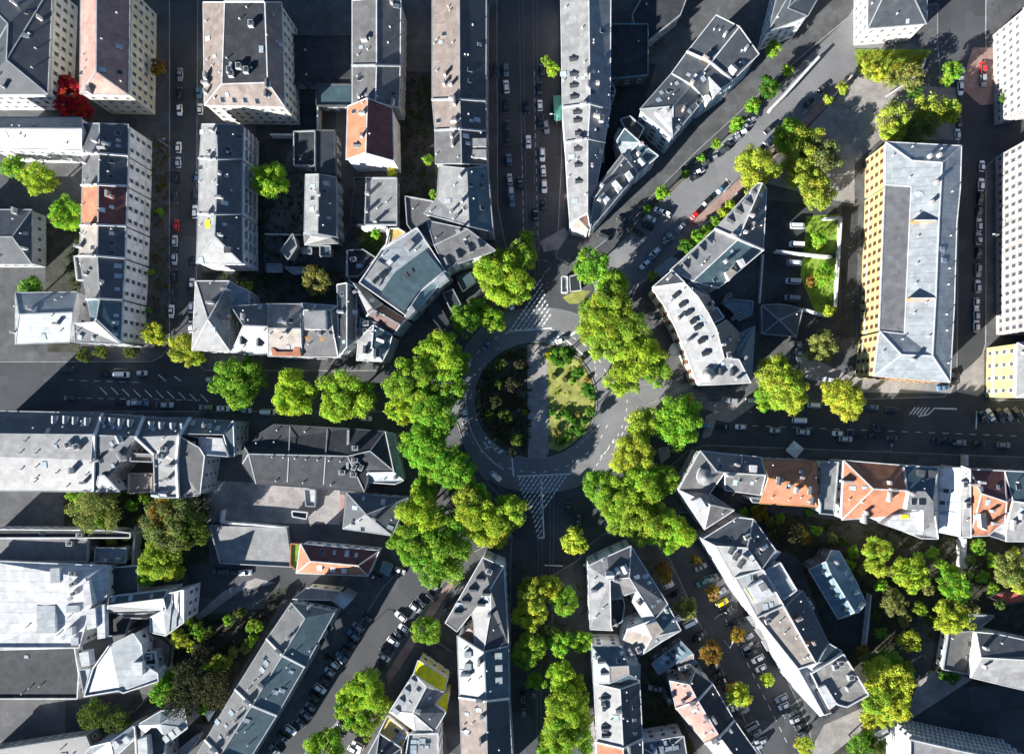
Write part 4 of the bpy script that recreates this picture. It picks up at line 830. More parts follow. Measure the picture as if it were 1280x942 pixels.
# flat roofs at the western edge
flat('a3', [(-420,740),(20,740),(130,742),(130,862),(-420,860)], 9, "flat grey roof with a dark vent above the bright white roofs", mat='grey', wall='w_dark', F='A 40,765', auto=.1)
flat('a3', [(175,790),(340,792),(330,868),(168,860)], 9, "lit flat roof with two chimney shadows beside the long garden wall", mat='lgrey', wall='w_dark', F='C 300,845 230,855', auto=0)
flat('a3', [(-420,690),(245,695),(360,710),(358,735),(-420,735)], 10, "narrow white edged roof strip behind the two flat roofs", mat='felt', wall='w_white', edge='trim', auto=.8)
house('Z4', [(-340,105,13),(185,128,13),(185,265,13),(120,300,13),(70,480,13),(-340,480,13),(90,180,15.5)], [(0,1,6),(1,2,3,6),(3,4,5,0,6)], "bright white angular roof at the western edge with dome like vents", mat='white', wall='w_white', name='workshop', F='A 45,160 45,205 50,245; S 25,270; V 20,350', auto=.2, edge='trim')
B = HOUSES[-1]
for p, z in (([(82,200),(108,190),(122,300),(85,310)],16.5), ([(5,400),(35,395),(35,430),(5,440)],15.5), ([(95,320),(135,312),(140,395),(100,405)],15.5), ([(140,300),(175,295),(178,440),(145,445)],14.5), ([(65,505),(105,498),(112,560),(75,565)],15.5)): ext(B, 'roof_box', 'Z4', p, 12, z, 'w_white', 'white')
for p, z in (([(-60,140),(-20,138),(-18,200),(-60,205)],15.5), ([(-120,300),(-40,300),(-40,420),(-120,420)],14.6), ([(20,180),(60,176),(62,192),(22,196)],15.2), ([(8,300),(60,300),(60,330),(8,332)],14.4), ([(30,440),(62,440),(62,470),(30,472)],14.2)): ext(B, 'roof_box', 'Z4', p, 12, z, 'w_white', 'zinc')
flat('Z4', [(205,135),(325,125),(325,245),(215,255)], 8, "slate blue flat roof framed by a white parapet and a long wall", mat='slate_dark', wall='w_white', edge='trim', auto=.3)
house('Z4', [(195,262,13),(450,232,13),(440,318,13),(190,325,13),(190,300,15),(430,270,15)], [(0,1,5,4),(1,2,5),(2,3,4,5),(3,0,4)], "black roofed wing with a row of skylights and white trim", mat='slate_dark', wall='w_white', edge='trim', F='S 215,272 290,266 380,258', auto=0, name='rear_wing')
house('Z4', [(445,248,13),(522,230,14.5),(522,370,12),(440,430,12),(372,415,11),(375,350,11),(430,320,13)], [(0,1,2,3,6),(6,3,4,5)], "white folded sheet metal roof with raised seams", mat='zinc', wall='w_white', edge='trim', auto=0, name='workshop')
B = HOUSES[-1]; m = MB()
for a_, b_ in (((470,245),(455,415)), ((497,238),(485,395))):
    p = roof_at(B, *a_); q = roof_at(B, *b_)
    if p and q: beam(m, p[2], q[2], .3, .25, .1)
if m.v: m.obj('roof_seam', M('trim_grey'), B['root'])
flat('Z4', [(192,330),(300,335),(270,420),(195,430)], 7, "dark sunken roof court inside the white workshops", mat='felt', wall='w_dark', auto=.6, edge='trim_grey', name='rear_wing')
flat('Z4', [(260,335),(395,330),(365,355),(262,350)], 8, "brown timber roof strip between the black roofed wing and the folded white roof", mat='tan', wall='w_grey', auto=0, name='rear_wing')
flat('Z4', [(300,410),(395,420),(465,470),(455,560),(410,580),(340,490)], 4, "brown paved roof terrace with dark tables beside the white fan shaped roof", mat='tan', wall='w_grey', auto=.3, edge='dark_metal', name='roof_terrace', nowin=True, F='A 380,440')
house('Z4', [(92,690,12),(130,570,13),(200,470,14.5),(300,420,14),(335,470,13),(345,555,12.5),(410,590,12),(412,625,12),(260,675,12),(240,665,12.5)], [(0,1,2,9),(2,3,4,5,9),(5,6,7,8,9)], "white fan shaped sheet metal roof with a bright square rooflight", mat='zinc', wall='w_white', edge='trim', auto=.1, name='workshop')
B = HOUSES[-1]; ext(B, 'skylight', 'Z4', [(295,548),(338,545),(340,600),(298,602)], 12, 14.6, 'w_white', 'white')
flat('Z4', [(342,505),(395,500),(408,585),(352,590)], 10, "dark plant deck with pale ducts at the corner of the fan shaped roof", mat='felt', wall='w_grey', F='A 375,520 365,560 390,560', auto=1, edge='trim', name='rear_wing')
flat('Z4', [(70,575),(120,570),(90,680)], 11, "shaded triangular roof west of the fan shaped one", mat='zinc', wall='w_white', auto=0, name='rear_wing')
flat('Z4', [(-340,490),(50,480),(68,590),(62,700),(-340,700)], 5, "black courtyard roof with a white rim below the angular white roof", mat='felt', wall='w_white', edge='trim', auto=.3, name='rear_wing')
house('Z4', [(118,910,12),(300,820,12),(315,870,12),(215,960,12),(100,1050,12),(40,1000,12),(200,890,14.5)], [(0,1,6),(1,2,6),(2,3,6),(3,4,5,6),(5,0,6)], "pale metal roofed house with a lit window front at the bottom edge", mat='zinc', wall='w_grey', edge='trim', F='D 240,905 285,885', auto=.2, dst=('flat','trim','zinc',2.2,1.6))
house('Z4', [(310,820,13),(420,755,13),(520,745,13),(535,830,12),(440,900,12),(430,1050,12),(320,1050,12),(415,815,15)], [(0,1,2,7),(2,3,7),(3,4,7),(4,5,6,0,7)], "house with a white dormer turret and pale slope by the planted court", mat='zinc', fm={3:'slate_dark'}, wall='w_grey', edge='trim', F='D 455,880 480,862 505,845', auto=.1, dst=('flat','trim','zinc',2.0,1.5))
B = HOUSES[-1]; ext(B, 'turret', 'Z4', [(318,880),(358,868),(365,1000),(325,1010)], 8, 16, 'w_white', 'white')
flat('Z4', [(-340,930),(100,862),(118,905),(40,1000),(-340,1050)], 8, "dark low roof in the bottom western corner", mat='slate_dark', wall='w_dark', auto=.4, name='rear_wing')
flat('Z4', [(500,920),(580,855),(590,870),(520,960)], 4, "long narrow pale shed by the diagonal row's garden wall", mat='zinc', wall='w_grey', nowin=True, auto=0, name='shed')
# diagonal row on the south-west street
strip('b4', [17, 21.5, 17], [[(188,142),(262,225),(422,192)], [(60,332),(143,420),(262,482)], [(-108,602),(-20,688),(112,742)], [(-268,872),(-190,955),(-55,1010)], [(-420,1120),(-340,1200),(-210,1260)]],
      [("north end house of the diagonal row with hipped grey slate roof", 'grey', dict(fm={1:'slate_blue',2:'slate_blue'}, F='C 178,322 290,165 320,160; V 205,290')),
       ("second house of the diagonal row, plain grey west slope", 'grey', dict(fm={1:'slate_blue'}, F='C 30,580; S 35,500 50,440 105,620 190,510; V -10,560 60,650')),
       ("third house of the diagonal row, with white skylights on its west slope", 'grey', dict(fm={1:'slate_blue'}, F='S -130,730 -160,800 -190,860; C -105,765 -150,840; V -60,700 -40,900')),
       ("last house of the diagonal row, cut by the bottom of the photo", 'grey', dict(fm={1:'slate_blue'}))],
      hip0=True, pw='trim', wall='w_grey', edge='trim_grey', win='grey', bay=2.6)  # darker north hip and east slopes paint the row's shaded side
B = HOUSES[-4]
for p in ([(375,265),(395,250),(412,280),(390,300)], [(415,240),(450,225),(462,270),(430,285)], [(340,340),(370,330),(388,370),(350,392)]): ext(B, 'balcony', 'b4', p, 14, 15.2, 'trim_grey', 'felt', hp=15)
house('b4', [(195,122,11),(268,62,9),(455,82,9),(400,128,11)], [(0,1,2,3)], "cream lit roof apron at the north end of the diagonal row", mat='beige', wall='w_cream', auto=0, name='extension', edge='trim')
flat('b4', [(455,85),(522,120),(472,172),(405,128)], 10, "slatted terrace with pale boards at the north end of the diagonal row", mat='wood', wall='w_grey', auto=0, name='roof_terrace', nowin=True)
B = HOUSES[-1]
for k in range(7):
    t = k/6*.86+.07; a = survey('b4', 455+(522-455)*t, 85+(120-85)*t, 8); b = survey('b4', 405+(472-405)*t, 128+(172-128)*t, 8)
    m = MB(); beam(m, (a[0]-B['org'].x, a[1]-B['org'].y, 8.2), (b[0]-B['org'].x, b[1]-B['org'].y, 8.2), .9, .12); m.obj('slat', M('canvas'), B['root'])
# yellow terrace house
house('Z5', [(225,520,14),(357,600,12),(347,658,13),(262,640,13),(205,578,14)], [(0,1,2,3,4)], "bright yellow flat roof on the north side of the grey hipped house", mat='yellow', wall='w_yellow', auto=0, edge='trim', name='roof_terrace', par=False)
flat('Z5', [(300,720),(345,672),(360,675),(352,750)], 12, "small bright yellow roof patch beside the dark slope", mat='yellow', wall='w_yellow', auto=0, name='roof_terrace', edge='yellow', par=False)
house('Z5', [(205,580,15),(262,640,18),(345,665,13),(300,720,14),(350,755,15),(298,842,15),(212,838,15),(95,752,15),(200,758,18.5)], [(0,1,8,7),(1,2,3,8),(3,4,5,8),(5,6,8),(6,7,8)],
      "grey hipped house wrapped by the bright yellow roofs", mat='slate', fm={0:'lgrey', 3:'lgrey', 4:'lgrey'}, wall='w_white', F='D 190,605 162,650 138,695 118,738; S 228,650 187,712 275,690; V 280,780', edge='trim', dst=('flat','trim','trim_grey',1.8,1.7), auto=.3)  # west and south slopes lightened to paint the sun on them
house('Z5', [(90,765,13),(182,845,13),(150,915,13),(50,845,13)], [(0,1,2,3)], "ochre lit roof with red framed windows south of the yellow roofed house", mat='w_ochre', wall='w_ochre', auto=0, F='S 130,835 150,845 135,860 155,865 130,880', edge='trim')
house('Z5', [(50,848,15),(150,915,15),(150,1050,15),(-60,1050,15),(30,1000,18)], [(0,1,4),(1,2,4),(2,3,4),(3,0,4)], "dark roof with white west edge at the bottom below the ochre roof", mat='slate_dark', wall='w_cream', edge='trim')
flat('Z5', [(185,850),(315,845),(318,1050),(155,1050)], 15, "pale flat roof with eight small dark windows at the bottom edge", mat='lgrey', wall='w_white', auto=0, F='S 205,885 230,885 245,880 268,885 205,910 240,908 265,908 205,930', edge='trim')
flat('Z5', [(250,470),(310,440),(390,490),(395,560),(360,590),(235,510)], 3, "low dark garage roofs in the yard behind the yellow roof", mat='felt', wall='w_dark', nowin=True, auto=.2, name='garage', edge='dark_metal')
# row west of the lower avenue
house('Z5', [(515,60,18),(610,100,18),(632,455,18),(520,480,20),(480,455,18),(475,345,17),(552,290,20),(400,392,17),(347,352,17),(550,200,21.5),(465,310,17)], [(0,1,9),(1,2,3,6,9),(3,4,5,6),(5,10,9,6),(0,9,10,7,8)],
      "pointed grey house with four black dormers at the head of the lower avenue", mat='grey', fm={1:'slate_dark',0:'slate', 2:'lgrey'}, wall='w_white', F='D 392,300 425,248 458,198 490,150; D 518,215 495,262; A 545,120; C 545,315; S 530,250', edge='trim', dst=('gable','slate_dark','slate_dark',2.1,1.9), name='corner_building', auto=.5)  # dark north and east slopes paint shade, the pale south one sunlight
house('Z5', [(415,412,15),(455,378,17),(480,400,17),(478,458,16)], [(0,1,2,3)], "small orange roof facet below the pointed house", mat='orange', wall='w_tan', auto=0, name='rear_wing')
strip('Z5', [17, 21.5, 17], [[(400,410),(522,485),(632,458)], [(410,685),(530,702),(632,690)], [(425,1060),(538,1060),(655,1060)]],
      [("white west sloped avenue house with pale dormers on its dark side", 'lgrey', dict(fm={1:'slate_blue'}, F='D 600,495 602,550 602,605; D 438,490 438,545; W 440,580; C 500,525; V 450,612 500,600', dst=('flat','trim','zinc',2.4,2.0))),
       ("tan west sloped avenue house at the bottom edge", 'tan', dict(fm={1:'slate_dark'}, F='C 512,770 505,882; V 470,800 480,735 450,850; S 445,760'))],
      pw='trim', wall='w_white', edge='trim_grey', win='grey')  # the dark east sides here are shade put into the colour
# island block between the lower avenue and the south-east street
house('Z2', [(52,130,18),(135,88,18),(240,42,18),(400,295,18),(345,358,18),(270,240,20),(232,180,21.5),(148,190,20.5),(152,395,18.5),(160,410,18),(62,405,18)],
      [(0,1,7,8,9,10),(1,2,6,7),(2,3,4,5,6)], "triangular courtyard block with white west slope and white dormers at its tip", mat='slate', fm={0:'lgrey'}, wall='w_white', edge='trim',
      F='D 130,165 205,125; S 265,178 303,175 318,203 338,237 365,280 340,303 180,150; V 80,185 120,310 85,350; C 78,235', dst=('gable','trim','white',2.6,2.6), auto=.2, name='corner_building', skip=())  # white west slope has sunlight painted into its colour
B = HOUSES[-1]
house('Z2', [(150,195,18),(232,180,21),(268,238,18),(200,262,16),(152,270,16)], [(0,1,2,3,4)], "grey inner slope of the triangular block's courtyard", mat='grey', wall='w_white', auto=0, F='C 175,190; A 205,272', name='rear_wing')
flat('Z2', [(152,275),(205,268),(212,300),(200,370),(155,392)], 14, "dark court roof with a white chimney inside the triangular block", mat='felt', wall='w_white', F='C 170,372', auto=.5, name='rear_wing', edge='trim_grey')
house('Z2', [(245,285,17),(272,238,19.5),(345,355,18),(300,375,16)], [(0,1,2,3)], "white lit inner slope above the courtyard of the triangular block", mat='white', wall='w_white', auto=0, F='A 275,285', name='rear_wing', edge='trim')
house('Z2', [(345,360,19),(400,298,18),(458,410,17),(380,455,17),(312,500,17),(290,515,17),(205,508,16),(205,455,16),(225,405,17),(280,385,18.5),(330,440,19.5)], [(0,1,2,10),(2,3,4,5,10),(5,6,7,8,10),(8,9,0,10)],
      "white and blue faceted house closing the south side of the triangular block", mat='slate_blue', fm={1:'lgrey',2:'beige',3:'white'}, wall='w_blue', F='S 385,355 350,455 425,365; A 270,490; V 400,330', edge='trim', auto=.3)
B = HOUSES[-1]; ext(B, 'roof_deck', 'Z2', [(305,390),(352,372),(382,415),(335,450)], 17, 20.2, 'w_white', 'beige')
house('Z2', [(68,480,17),(200,480,17),(280,560,17),(278,630,17),(75,640,17),(145,570,20.5),(228,565,20.5),(148,640,20),(230,602,20)], [(0,1,6,5),(1,2,3,8,6),(0,5,7,4),(5,6,8,7),(8,3,4,7)],
      "slate house with a beige lit roof facet south of the courtyard block", mat='slate_blue', fm={3:'beige'}, wall='w_white', F='S 187,543 200,510; D 95,540 108,590; C 85,520; V 210,530', edge='trim_grey', dst=('gable','trim','slate',2.0,1.8))  # beige facet: sunlight painted onto the slate roof
strip('Z2', [17, 20.5, 17], [[(78,642),(192,668),(278,635)], [(90,895),(205,922),(290,880)], [(95,1060),(210,1080),(295,1050)]],
      [("grey roofed avenue house with a planted roof terrace opening", 'lgrey', dict(fm={1:'slate_dark'}, F='D 110,830 112,862 110,700; S 255,745 255,800 258,860; C 185,760; A 115,720 120,745; V 225,800 220,712')),
       ("orange edged house at the bottom of the lower avenue's east side", 'orange', dict(fm={1:'slate_dark'}))], wall='w_white', edge='trim', dst=('gable','trim','slate_dark',2.0,1.8), pw='trim')  # east slopes coloured dark to paint the shade on them
house('Z2', [(330,555,8),(458,458,8),(508,510,10),(360,602,8)], [(0,1,2,3)], "blue grey ribbed metal workshop roof with rows of rooflights", mat='teal_metal', wall='w_dark', auto=0, F='S 385,530 405,515 425,502 445,490 400,548 420,532 440,518 460,505 375,550', edge='trim_grey', name='workshop')
house('Z2', [(440,560,8),(512,512,9.5),(512,545,8),(450,600,7)], [(0,1,2,3)], "pinkish brick workshop slope with pale vents", mat='tan', wall='w_brick', auto=0, F='A 458,572 485,562', edge='trim_grey', name='workshop')
strip('Z2', [11, 14, 11], [[(408,630),(495,648),(520,590)], [(435,748),(530,715),(595,640)], [(562,900),(625,872),(690,800)], [(690,1060),(735,1020),(800,960)]],
      [("pink roofed house with a stepped north end by the parking court", 'pink', dict(fm={1:'felt'}, F='S 492,685; V 440,650 470,655')),
       ("long pink west slope with black east slope", 'pink', dict(fm={1:'felt'}, F='S 520,760 588,850; C 565,790 600,795; V 525,740 560,860')),
       ("white roofed house with dark east slope at the bottom of the parking street", 'white', dict(fm={1:'slate_dark'}))], wall='w_cream', edge='trim', pw='trim')  # black east slopes paint shade on the pink and white roofs
house('Z2', [(255,905,13),(470,870,13),(500,1060,13),(260,1060,13),(360,960,15)], [(0,1,4),(1,2,4),(2,3,4),(3,0,4)], "dark roof carrying rows of white framed rooflights at the bottom edge", mat='slate', wall='w_white', F='S 330,915 360,905 390,900 420,895 345,935 375,930 405,925 435,920', edge='trim', auto=0)
# ------------------------------------------------------------------ south-east
house('d3', [(322,270,17),(545,295,17),(545,400,18),(455,385,19),(372,500,17),(505,588,17),(345,692,17),(205,480,17),(410,380,22),(375,490,20),(375,560,21)],
      [(0,8,7),(0,1,2,8),(8,2,3),(8,3,4,10,7),(4,5,10),(5,6,10),(6,7,10)], "hipped grey corner house with round dormer and white rooflight facing the plaza", mat='grey', fm={1:'slate', 4:'slate_dark', 2:'slate'}, wall='w_pink', F='S 420,320 430,355; C 512,345; A 320,380; V 425,470 400,540; D 600,345', edge='trim', name='corner_building', win='std', auto=.3)
B = HOUSES[-1]; ext(B, 'skylight', 'd3', [(278,540),(325,522),(360,575),(318,600)], 17, 21.3, 'trim', 'white')
m = MB(); q = survey('d3', 345, 412, 20*HS); m.cyl((q[0]-B['org'].x, q[1]-B['org'].y, 13), (q[0]-B['org'].x, q[1]-B['org'].y, 16.4), 2.5, 2.5, 18, 0); m.cyl((q[0]-B['org'].x, q[1]-B['org'].y, 16.4), (q[0]-B['org'].x, q[1]-B['org'].y, 17.3), 2.7, .4, 18, 1)
m.obj('turret', [M('w_white'), M('lgrey')], B['root'])
strip('d3', [16, 19.5, 16], [[(545,295),(455,388),(455,482)], [(648,305),(672,402),(645,508)]], [("grey roofed house with two skylights between the corner house and the orange roof", 'grey', dict(fm={0:'slate'}, F='S 510,440 600,442; D 600,350; C 478,405 518,345; V 560,330', dst=('flat','trim','white',3,2.4)))], wall='w_white', edge='trim')  # north slope darkened to paint its shade
RED = dict(wall='w_white', edge='trim_grey', chim='trim')
strip('d3', [16, 20.5, 16], [[(658,315),(690,418),(640,552)], [(945,325),(885,455),(952,572)]], [("orange tiled house nearest the plaza with striped chimney shadows", 'orange', dict(F='C 800,455 830,480 860,412; D 905,500 915,555 740,410; S 760,430; V 705,520 860,520'))], hip1=True, wall='w_white', edge='copper')
B = HOUSES[-1]
flat('d3', [(590,520),(668,532),(665,550),(600,545)], 15, "white strip roof at the southwest foot of the orange house nearest the plaza", mat='white', wall='w_white', auto=0, name='extension', nowin=True)
flat('d3', [(972,335),(1060,330),(1035,612),(962,605)], 14, "light grey flat roof between the two western orange roofed houses", mat='lgrey', wall='w_white', auto=.2)
strip('e3', [16, 20.5, 16], [[(62,322),(220,475),(52,640)], [(378,348),(400,485),(375,615)]], [("large orange hipped house with long chimney shadows and white west front", 'orange', dict(F='W 75,435 300,515 165,630; C 300,440 175,600 320,478; S 175,468 110,470; V 380,380 90,530', fm={0:'orange'}))], hip0=True, wall='w_white', edge='trim', chim='trim', auto=.3)
house('e3', [(385,350,17),(568,360,17),(568,742,16),(480,740,16),(250,650,15),(290,615,16),(395,600,17),(405,485,20),(540,540,20)], [(0,1,8,7),(1,2,8),(2,3,4,5,8),(5,6,7,8)],
      "teal slate house with a white stepped penthouse", mat='slate_blue', fm={2:'lgrey',3:'lgrey'}, wall='w_white', F='D 470,375 530,378; V 480,430; C 420,500', edge='trim', dst=('flat','dark_metal','slate',3,2))
B = HOUSES[-1]
ext(B, 'penthouse', 'e3', [(415,490),(500,487),(545,545),(545,640),(490,700),(488,590),(400,585)], 16, 20.8, 'w_white', 'lgrey'); ext(B, 'penthouse', 'e3', [(330,618),(486,592),(488,720),(430,720),(270,665)], 14, 18.6, 'w_white', 'white')
ext(B, 'awning', 'e3', [(372,615),(410,612),(410,632),(370,635)], 18.6, 18.9, 'yellow', 'yellow')
for p in ([(425,530),(452,530),(448,560),(425,560)], [(465,530),(500,530),(500,560),(465,560)]): ext(B, 'skylight', 'e3', p, 20.5, 21.1, 'trim_grey', 'glass')
house('e3', [(583,365,12),(685,362,16),(690,730,16),(570,705,12)], [(0,1,2,3)], "white gabled house front with three rows of grey windows", mat='w_white', wall='w_white', F='S 610,485 652,487 590,548 628,552 665,556 592,602 628,606 660,605 585,480', edge='trim', auto=0, name='apartment_building')
house('e3', [(692,352,16),(740,370,18),(745,735,17),(690,732,16)], [(0,1,2,3)], "pale terrace strip with planters beside the tan orange roof", mat='lgrey', wall='w_white', F='A 715,560 700,450; V 720,640', edge='trim', auto=.4, name='apartment_building')
house('e3', [(735,370,16),(925,378,16),(965,520,16),(925,650,15.5),(835,725,15.5),(740,728,16),(935,545,20.5),(800,500,20)], [(0,1,6,7),(1,2,6),(2,3,6),(3,4,7,6),(4,5,7),(5,0,7)],
      "orange and brown hipped house with a white framed dormer", mat='orange', fm={0:'redbrown', 1:'redbrown'}, wall='w_white', F='W 750,450; C 790,438 850,590 860,655; S 890,465 800,475 835,545 770,625', edge='trim', auto=.3, chim='trim')  # brown facets are orange tile coloured as shaded
B = HOUSES[-1]; ext(B, 'dormer', 'e3', [(795,610),(825,605),(835,700),(800,680)], 15, 19.3, 'w_white', 'slate')
house('e3', [(925,378,17),(1400,400,17),(1400,760,15),(930,755,15),(940,650,17),(1100,560,20),(970,540,19),(1400,580,20)], [(0,1,7,5,6),(6,5,4),(5,7,2,3,4)], "slate and white faceted house at the east end of the orange row", mat='slate_blue', fm={1:'lgrey',2:'lgrey'}, wall='w_white', edge='trim', F='W 960,665; C 1000,620; S 1010,590', auto=.4)
flat('e3', [(835,672),(932,660),(928,752),(832,722)], 14, "bright white annex roof below the orange and brown hipped house", mat='white', wall='w_white', auto=.3, name='rear_wing')
# big white modern block
house('Z3', [(62,152,18),(215,57,18),(285,65,19),(382,200,19),(320,285,21),(258,190,22),(120,182,20.5)], [(0,1,2,5,6),(2,3,4,5)], "slate hipped north end of the big white block with skylights", mat='slate', wall='w_grey', F='A 255,140; S 280,140 185,155 300,160 320,205 335,185; C 320,190', edge='trim', auto=.2, name='apartment_building')
house('Z3', [(62,152,16),(120,182,21),(258,190,22),(320,282,21),(195,318,19),(190,365,15)], [(0,1,4,5),(1,2,3,4)], "white west slope with three grey dormers on the big white block's north part", mat='pale', wall='w_white', F='D 180,212 200,238 220,272; C 245,228; V 280,250', edge='trim', dst=('gable','slate','slate',2.0,1.8), auto=.1, win='pale')
house('Z3', [(190,365,17),(205,320,20),(325,283,20.5),(415,440,20.5),(300,490,20),(295,505,17)], [(0,1,4,5),(1,2,3,4)], "white flat roofed section with a planted strip and rooftop box", mat='pale', wall='w_white', F='S 265,320 290,318 340,445 365,435', edge='trim', auto=0, win='pale')
B = HOUSES[-1]; ext(B, 'penthouse', 'Z3', [(262,365),(325,330),(375,395),(300,432)], 20, 22.5, 'w_white', 'white'); ext(B, 'planter', 'Z3', [(250,368),(260,362),(302,430),(294,435)], 20, 20.9, 'w_white', 'hedge'); ext(B, 'skylight', 'Z3', [(305,355),(335,340),(352,368),(322,382)], 22.4, 22.8, 'trim_grey', 'lgrey')
flat('Z3', [(330,293),(400,252),(472,372),(415,415)], 19, "light metal roof with two rods on the courtyard side of the white block", mat='zinc', wall='w_white', edge='trim', auto=.6)
house('Z3', [(322,285,18),(385,200,19),(405,210,17),(330,290,17)], [(0,1,2,3)], "pale sloping wall top between the slate end and the metal roof", mat='zinc', wall='w_white', auto=0, name='rear_wing')
house('Z3', [(425,445,21),(500,375,17),(612,605,17),(555,688,21)], [(0,1,2,3)], "black slate east slope with pink chimneys on the white block", mat='slate_dark', wall='w_grey', F='C 478,495 540,598; V 490,420 500,540 520,610; S 540,540', edge='trim_grey', auto=.3, chim='brick')
house('Z3', [(300,492,20.5),(415,442,20.5),(555,690,20.5),(478,715,20)], [(0,1,2,3)], "pinkish gravel flat roof with small vents in the middle of the white block", mat='beige', wall='w_white', F='V 400,510 470,580 420,560 520,665 505,670; A 345,505 395,615 425,665', edge='trim', auto=.2)
house('Z3', [(295,505,17),(300,492,20.3),(478,715,20),(590,915,19),(575,922,17),(460,800,17),(370,640,17)], [(0,1,2,3,4,5,6)], "long white terrace slope with balconies along the parking street", mat='pale', wall='w_white', F='', edge='trim', auto=.1, win='pale')
B = HOUSES[-1]
for p in ([(258,495),(280,488),(300,528),(288,535)], [(292,548),(312,542),(338,585),(325,592)], [(322,600),(340,592),(362,635),(348,642)]): ext(B, 'balcony', 'Z3', p, 12.5, 13.7, 'trim', 'lgrey', hp=14)
house('Z3', [(478,718,19),(560,690,19),(610,690,18),(535,735,18),(620,905,18),(590,915,18)], [(0,1,2,3),(0,3,4,5)], "white roof corner with long slots at the south end of the white block", mat='white', wall='w_white', edge='trim', auto=0, F='A 488,742')
B = HOUSES[-1]
for p in ([(560,815),(570,808),(625,905),(612,912)], [(535,752),(545,745),(565,785),(555,792)]): ext(B, 'roof_opening', 'Z3', p, 17, 19.5, 'dark_metal', 'dark_metal')
flat('Z3', [(535,735),(675,650),(785,828),(690,880),(650,870),(625,835),(600,800),(570,805)], 19.5, "brownish gravel roof terrace at the south tip of the white block", mat='gravel', wall='w_white', F='A 705,750 640,705 660,690; C 690,800; V 640,820 700,690', edge='trim', auto=.2, vis=2)
B = HOUSES[-1]; ext(B, 'penthouse', 'Z3', [(568,800),(600,788),(650,870),(618,895)], 17, 21, 'w_white', 'white')
house('Z3', [(568,688,19),(612,605,17),(672,640,17),(610,688,18)], [(0,1,2,3)], "blue slate facet joining the black slope and the gravel terrace", mat='slate_blue', wall='w_grey', auto=0, edge='trim', name='rear_wing')
house('Z3', [(525,285,10),(590,262,10),(625,200,10),(660,205,10),(735,340,10),(775,430,10),(745,470,10),(655,500,10),(600,250,13),(620,300,14),(725,470,13)], [(0,8,9,10,7),(8,2,3,4,9),(0,1,8),(1,2,8),(9,4,5,10),(5,6,10),(6,7,10)],
      "blue grey villa with eight small dormers in the garden", mat='teal_metal', wall='w_dark', edge='trim', F='D 570,300 590,332 608,365 628,400 648,435 665,465; D 740,375 760,430; S 690,300 710,325; C 640,250', dst=('gable','trim_grey','slate_blue',2.0,1.5), name='villa', auto=.4)
# south-east corner
flat('e4', [(620,298),(765,290),(745,525),(590,495)], 6, "ribbed grey flat roof with a white west wall in the south-east yard", mat='grey', wall='w_white', F='S 735,365 730,435; V 640,330', auto=.1)
house('e4', [(775,298,9),(880,308,11),(1400,420,11),(1400,470,14),(800,435,13),(740,540,9),(1400,700,9)], [(0,1,2,3,4),(4,3,6,5),(0,4,5)], "long gabled roof, slate north side and pale south side, with lit white end wall", mat='slate', fm={1:'lgrey', 2:'white'}, wall='w_cream', edge='trim', F='C 810,480 815,380', auto=.4, name='hall')
flat('e4', [(735,200),(865,210),(780,280),(735,270)], 4, "small lit concrete roof under the lime trees", mat='lgrey', wall='w_grey', auto=.2, name='garage', nowin=True)
flat('e4', [(830,108),(880,90),(1400,-10),(1400,60),(930,150)], 3.5, "brick red shed roof at the south-east edge", mat='redtrack', wall='w_dark', auto=0, name='shed', nowin=True, edge='dark_metal')
flat('e4', [(225,835),(290,805),(305,840),(250,872)], 3, "small grey garden shed south of the white block", mat='zinc', wall='w_grey', auto=0, name='shed', nowin=True)
house('e4', [(415,870,20),(700,935,20),(1080,1010,20),(1080,1300,20),(415,1200,20)], [(0,1,2,3,4)], "tall block with a white ribbed facade at the bottom corner", mat='lgrey', wall='w_white', edge='trim', nowin=True, auto=.3, name='tower_block')
B = HOUSES[-1]
V = B['V']; k = 0
for (a_, b_, n_) in ((V[0], V[1], 11), (V[1], V[2], 15)):
    d = (b_-a_); nn = Vector((-d.y, d.x, 0)).normalized()
    if nn.dot(Vector((0, 1, 0))) < 0: nn = -nn
    for i in range(n_):
        c = a_+d*((i+.5)/n_)
        for fl in range(5):
            mm = MB(); mm.box((c.x+nn.x*.5, c.y+nn.y*.5, 1.4+fl*3.1), (d.length/n_*.62, 1.3, 1.1), math.atan2(d.y, d.x)); mm.obj('balcony', M('trim'), B['root'])
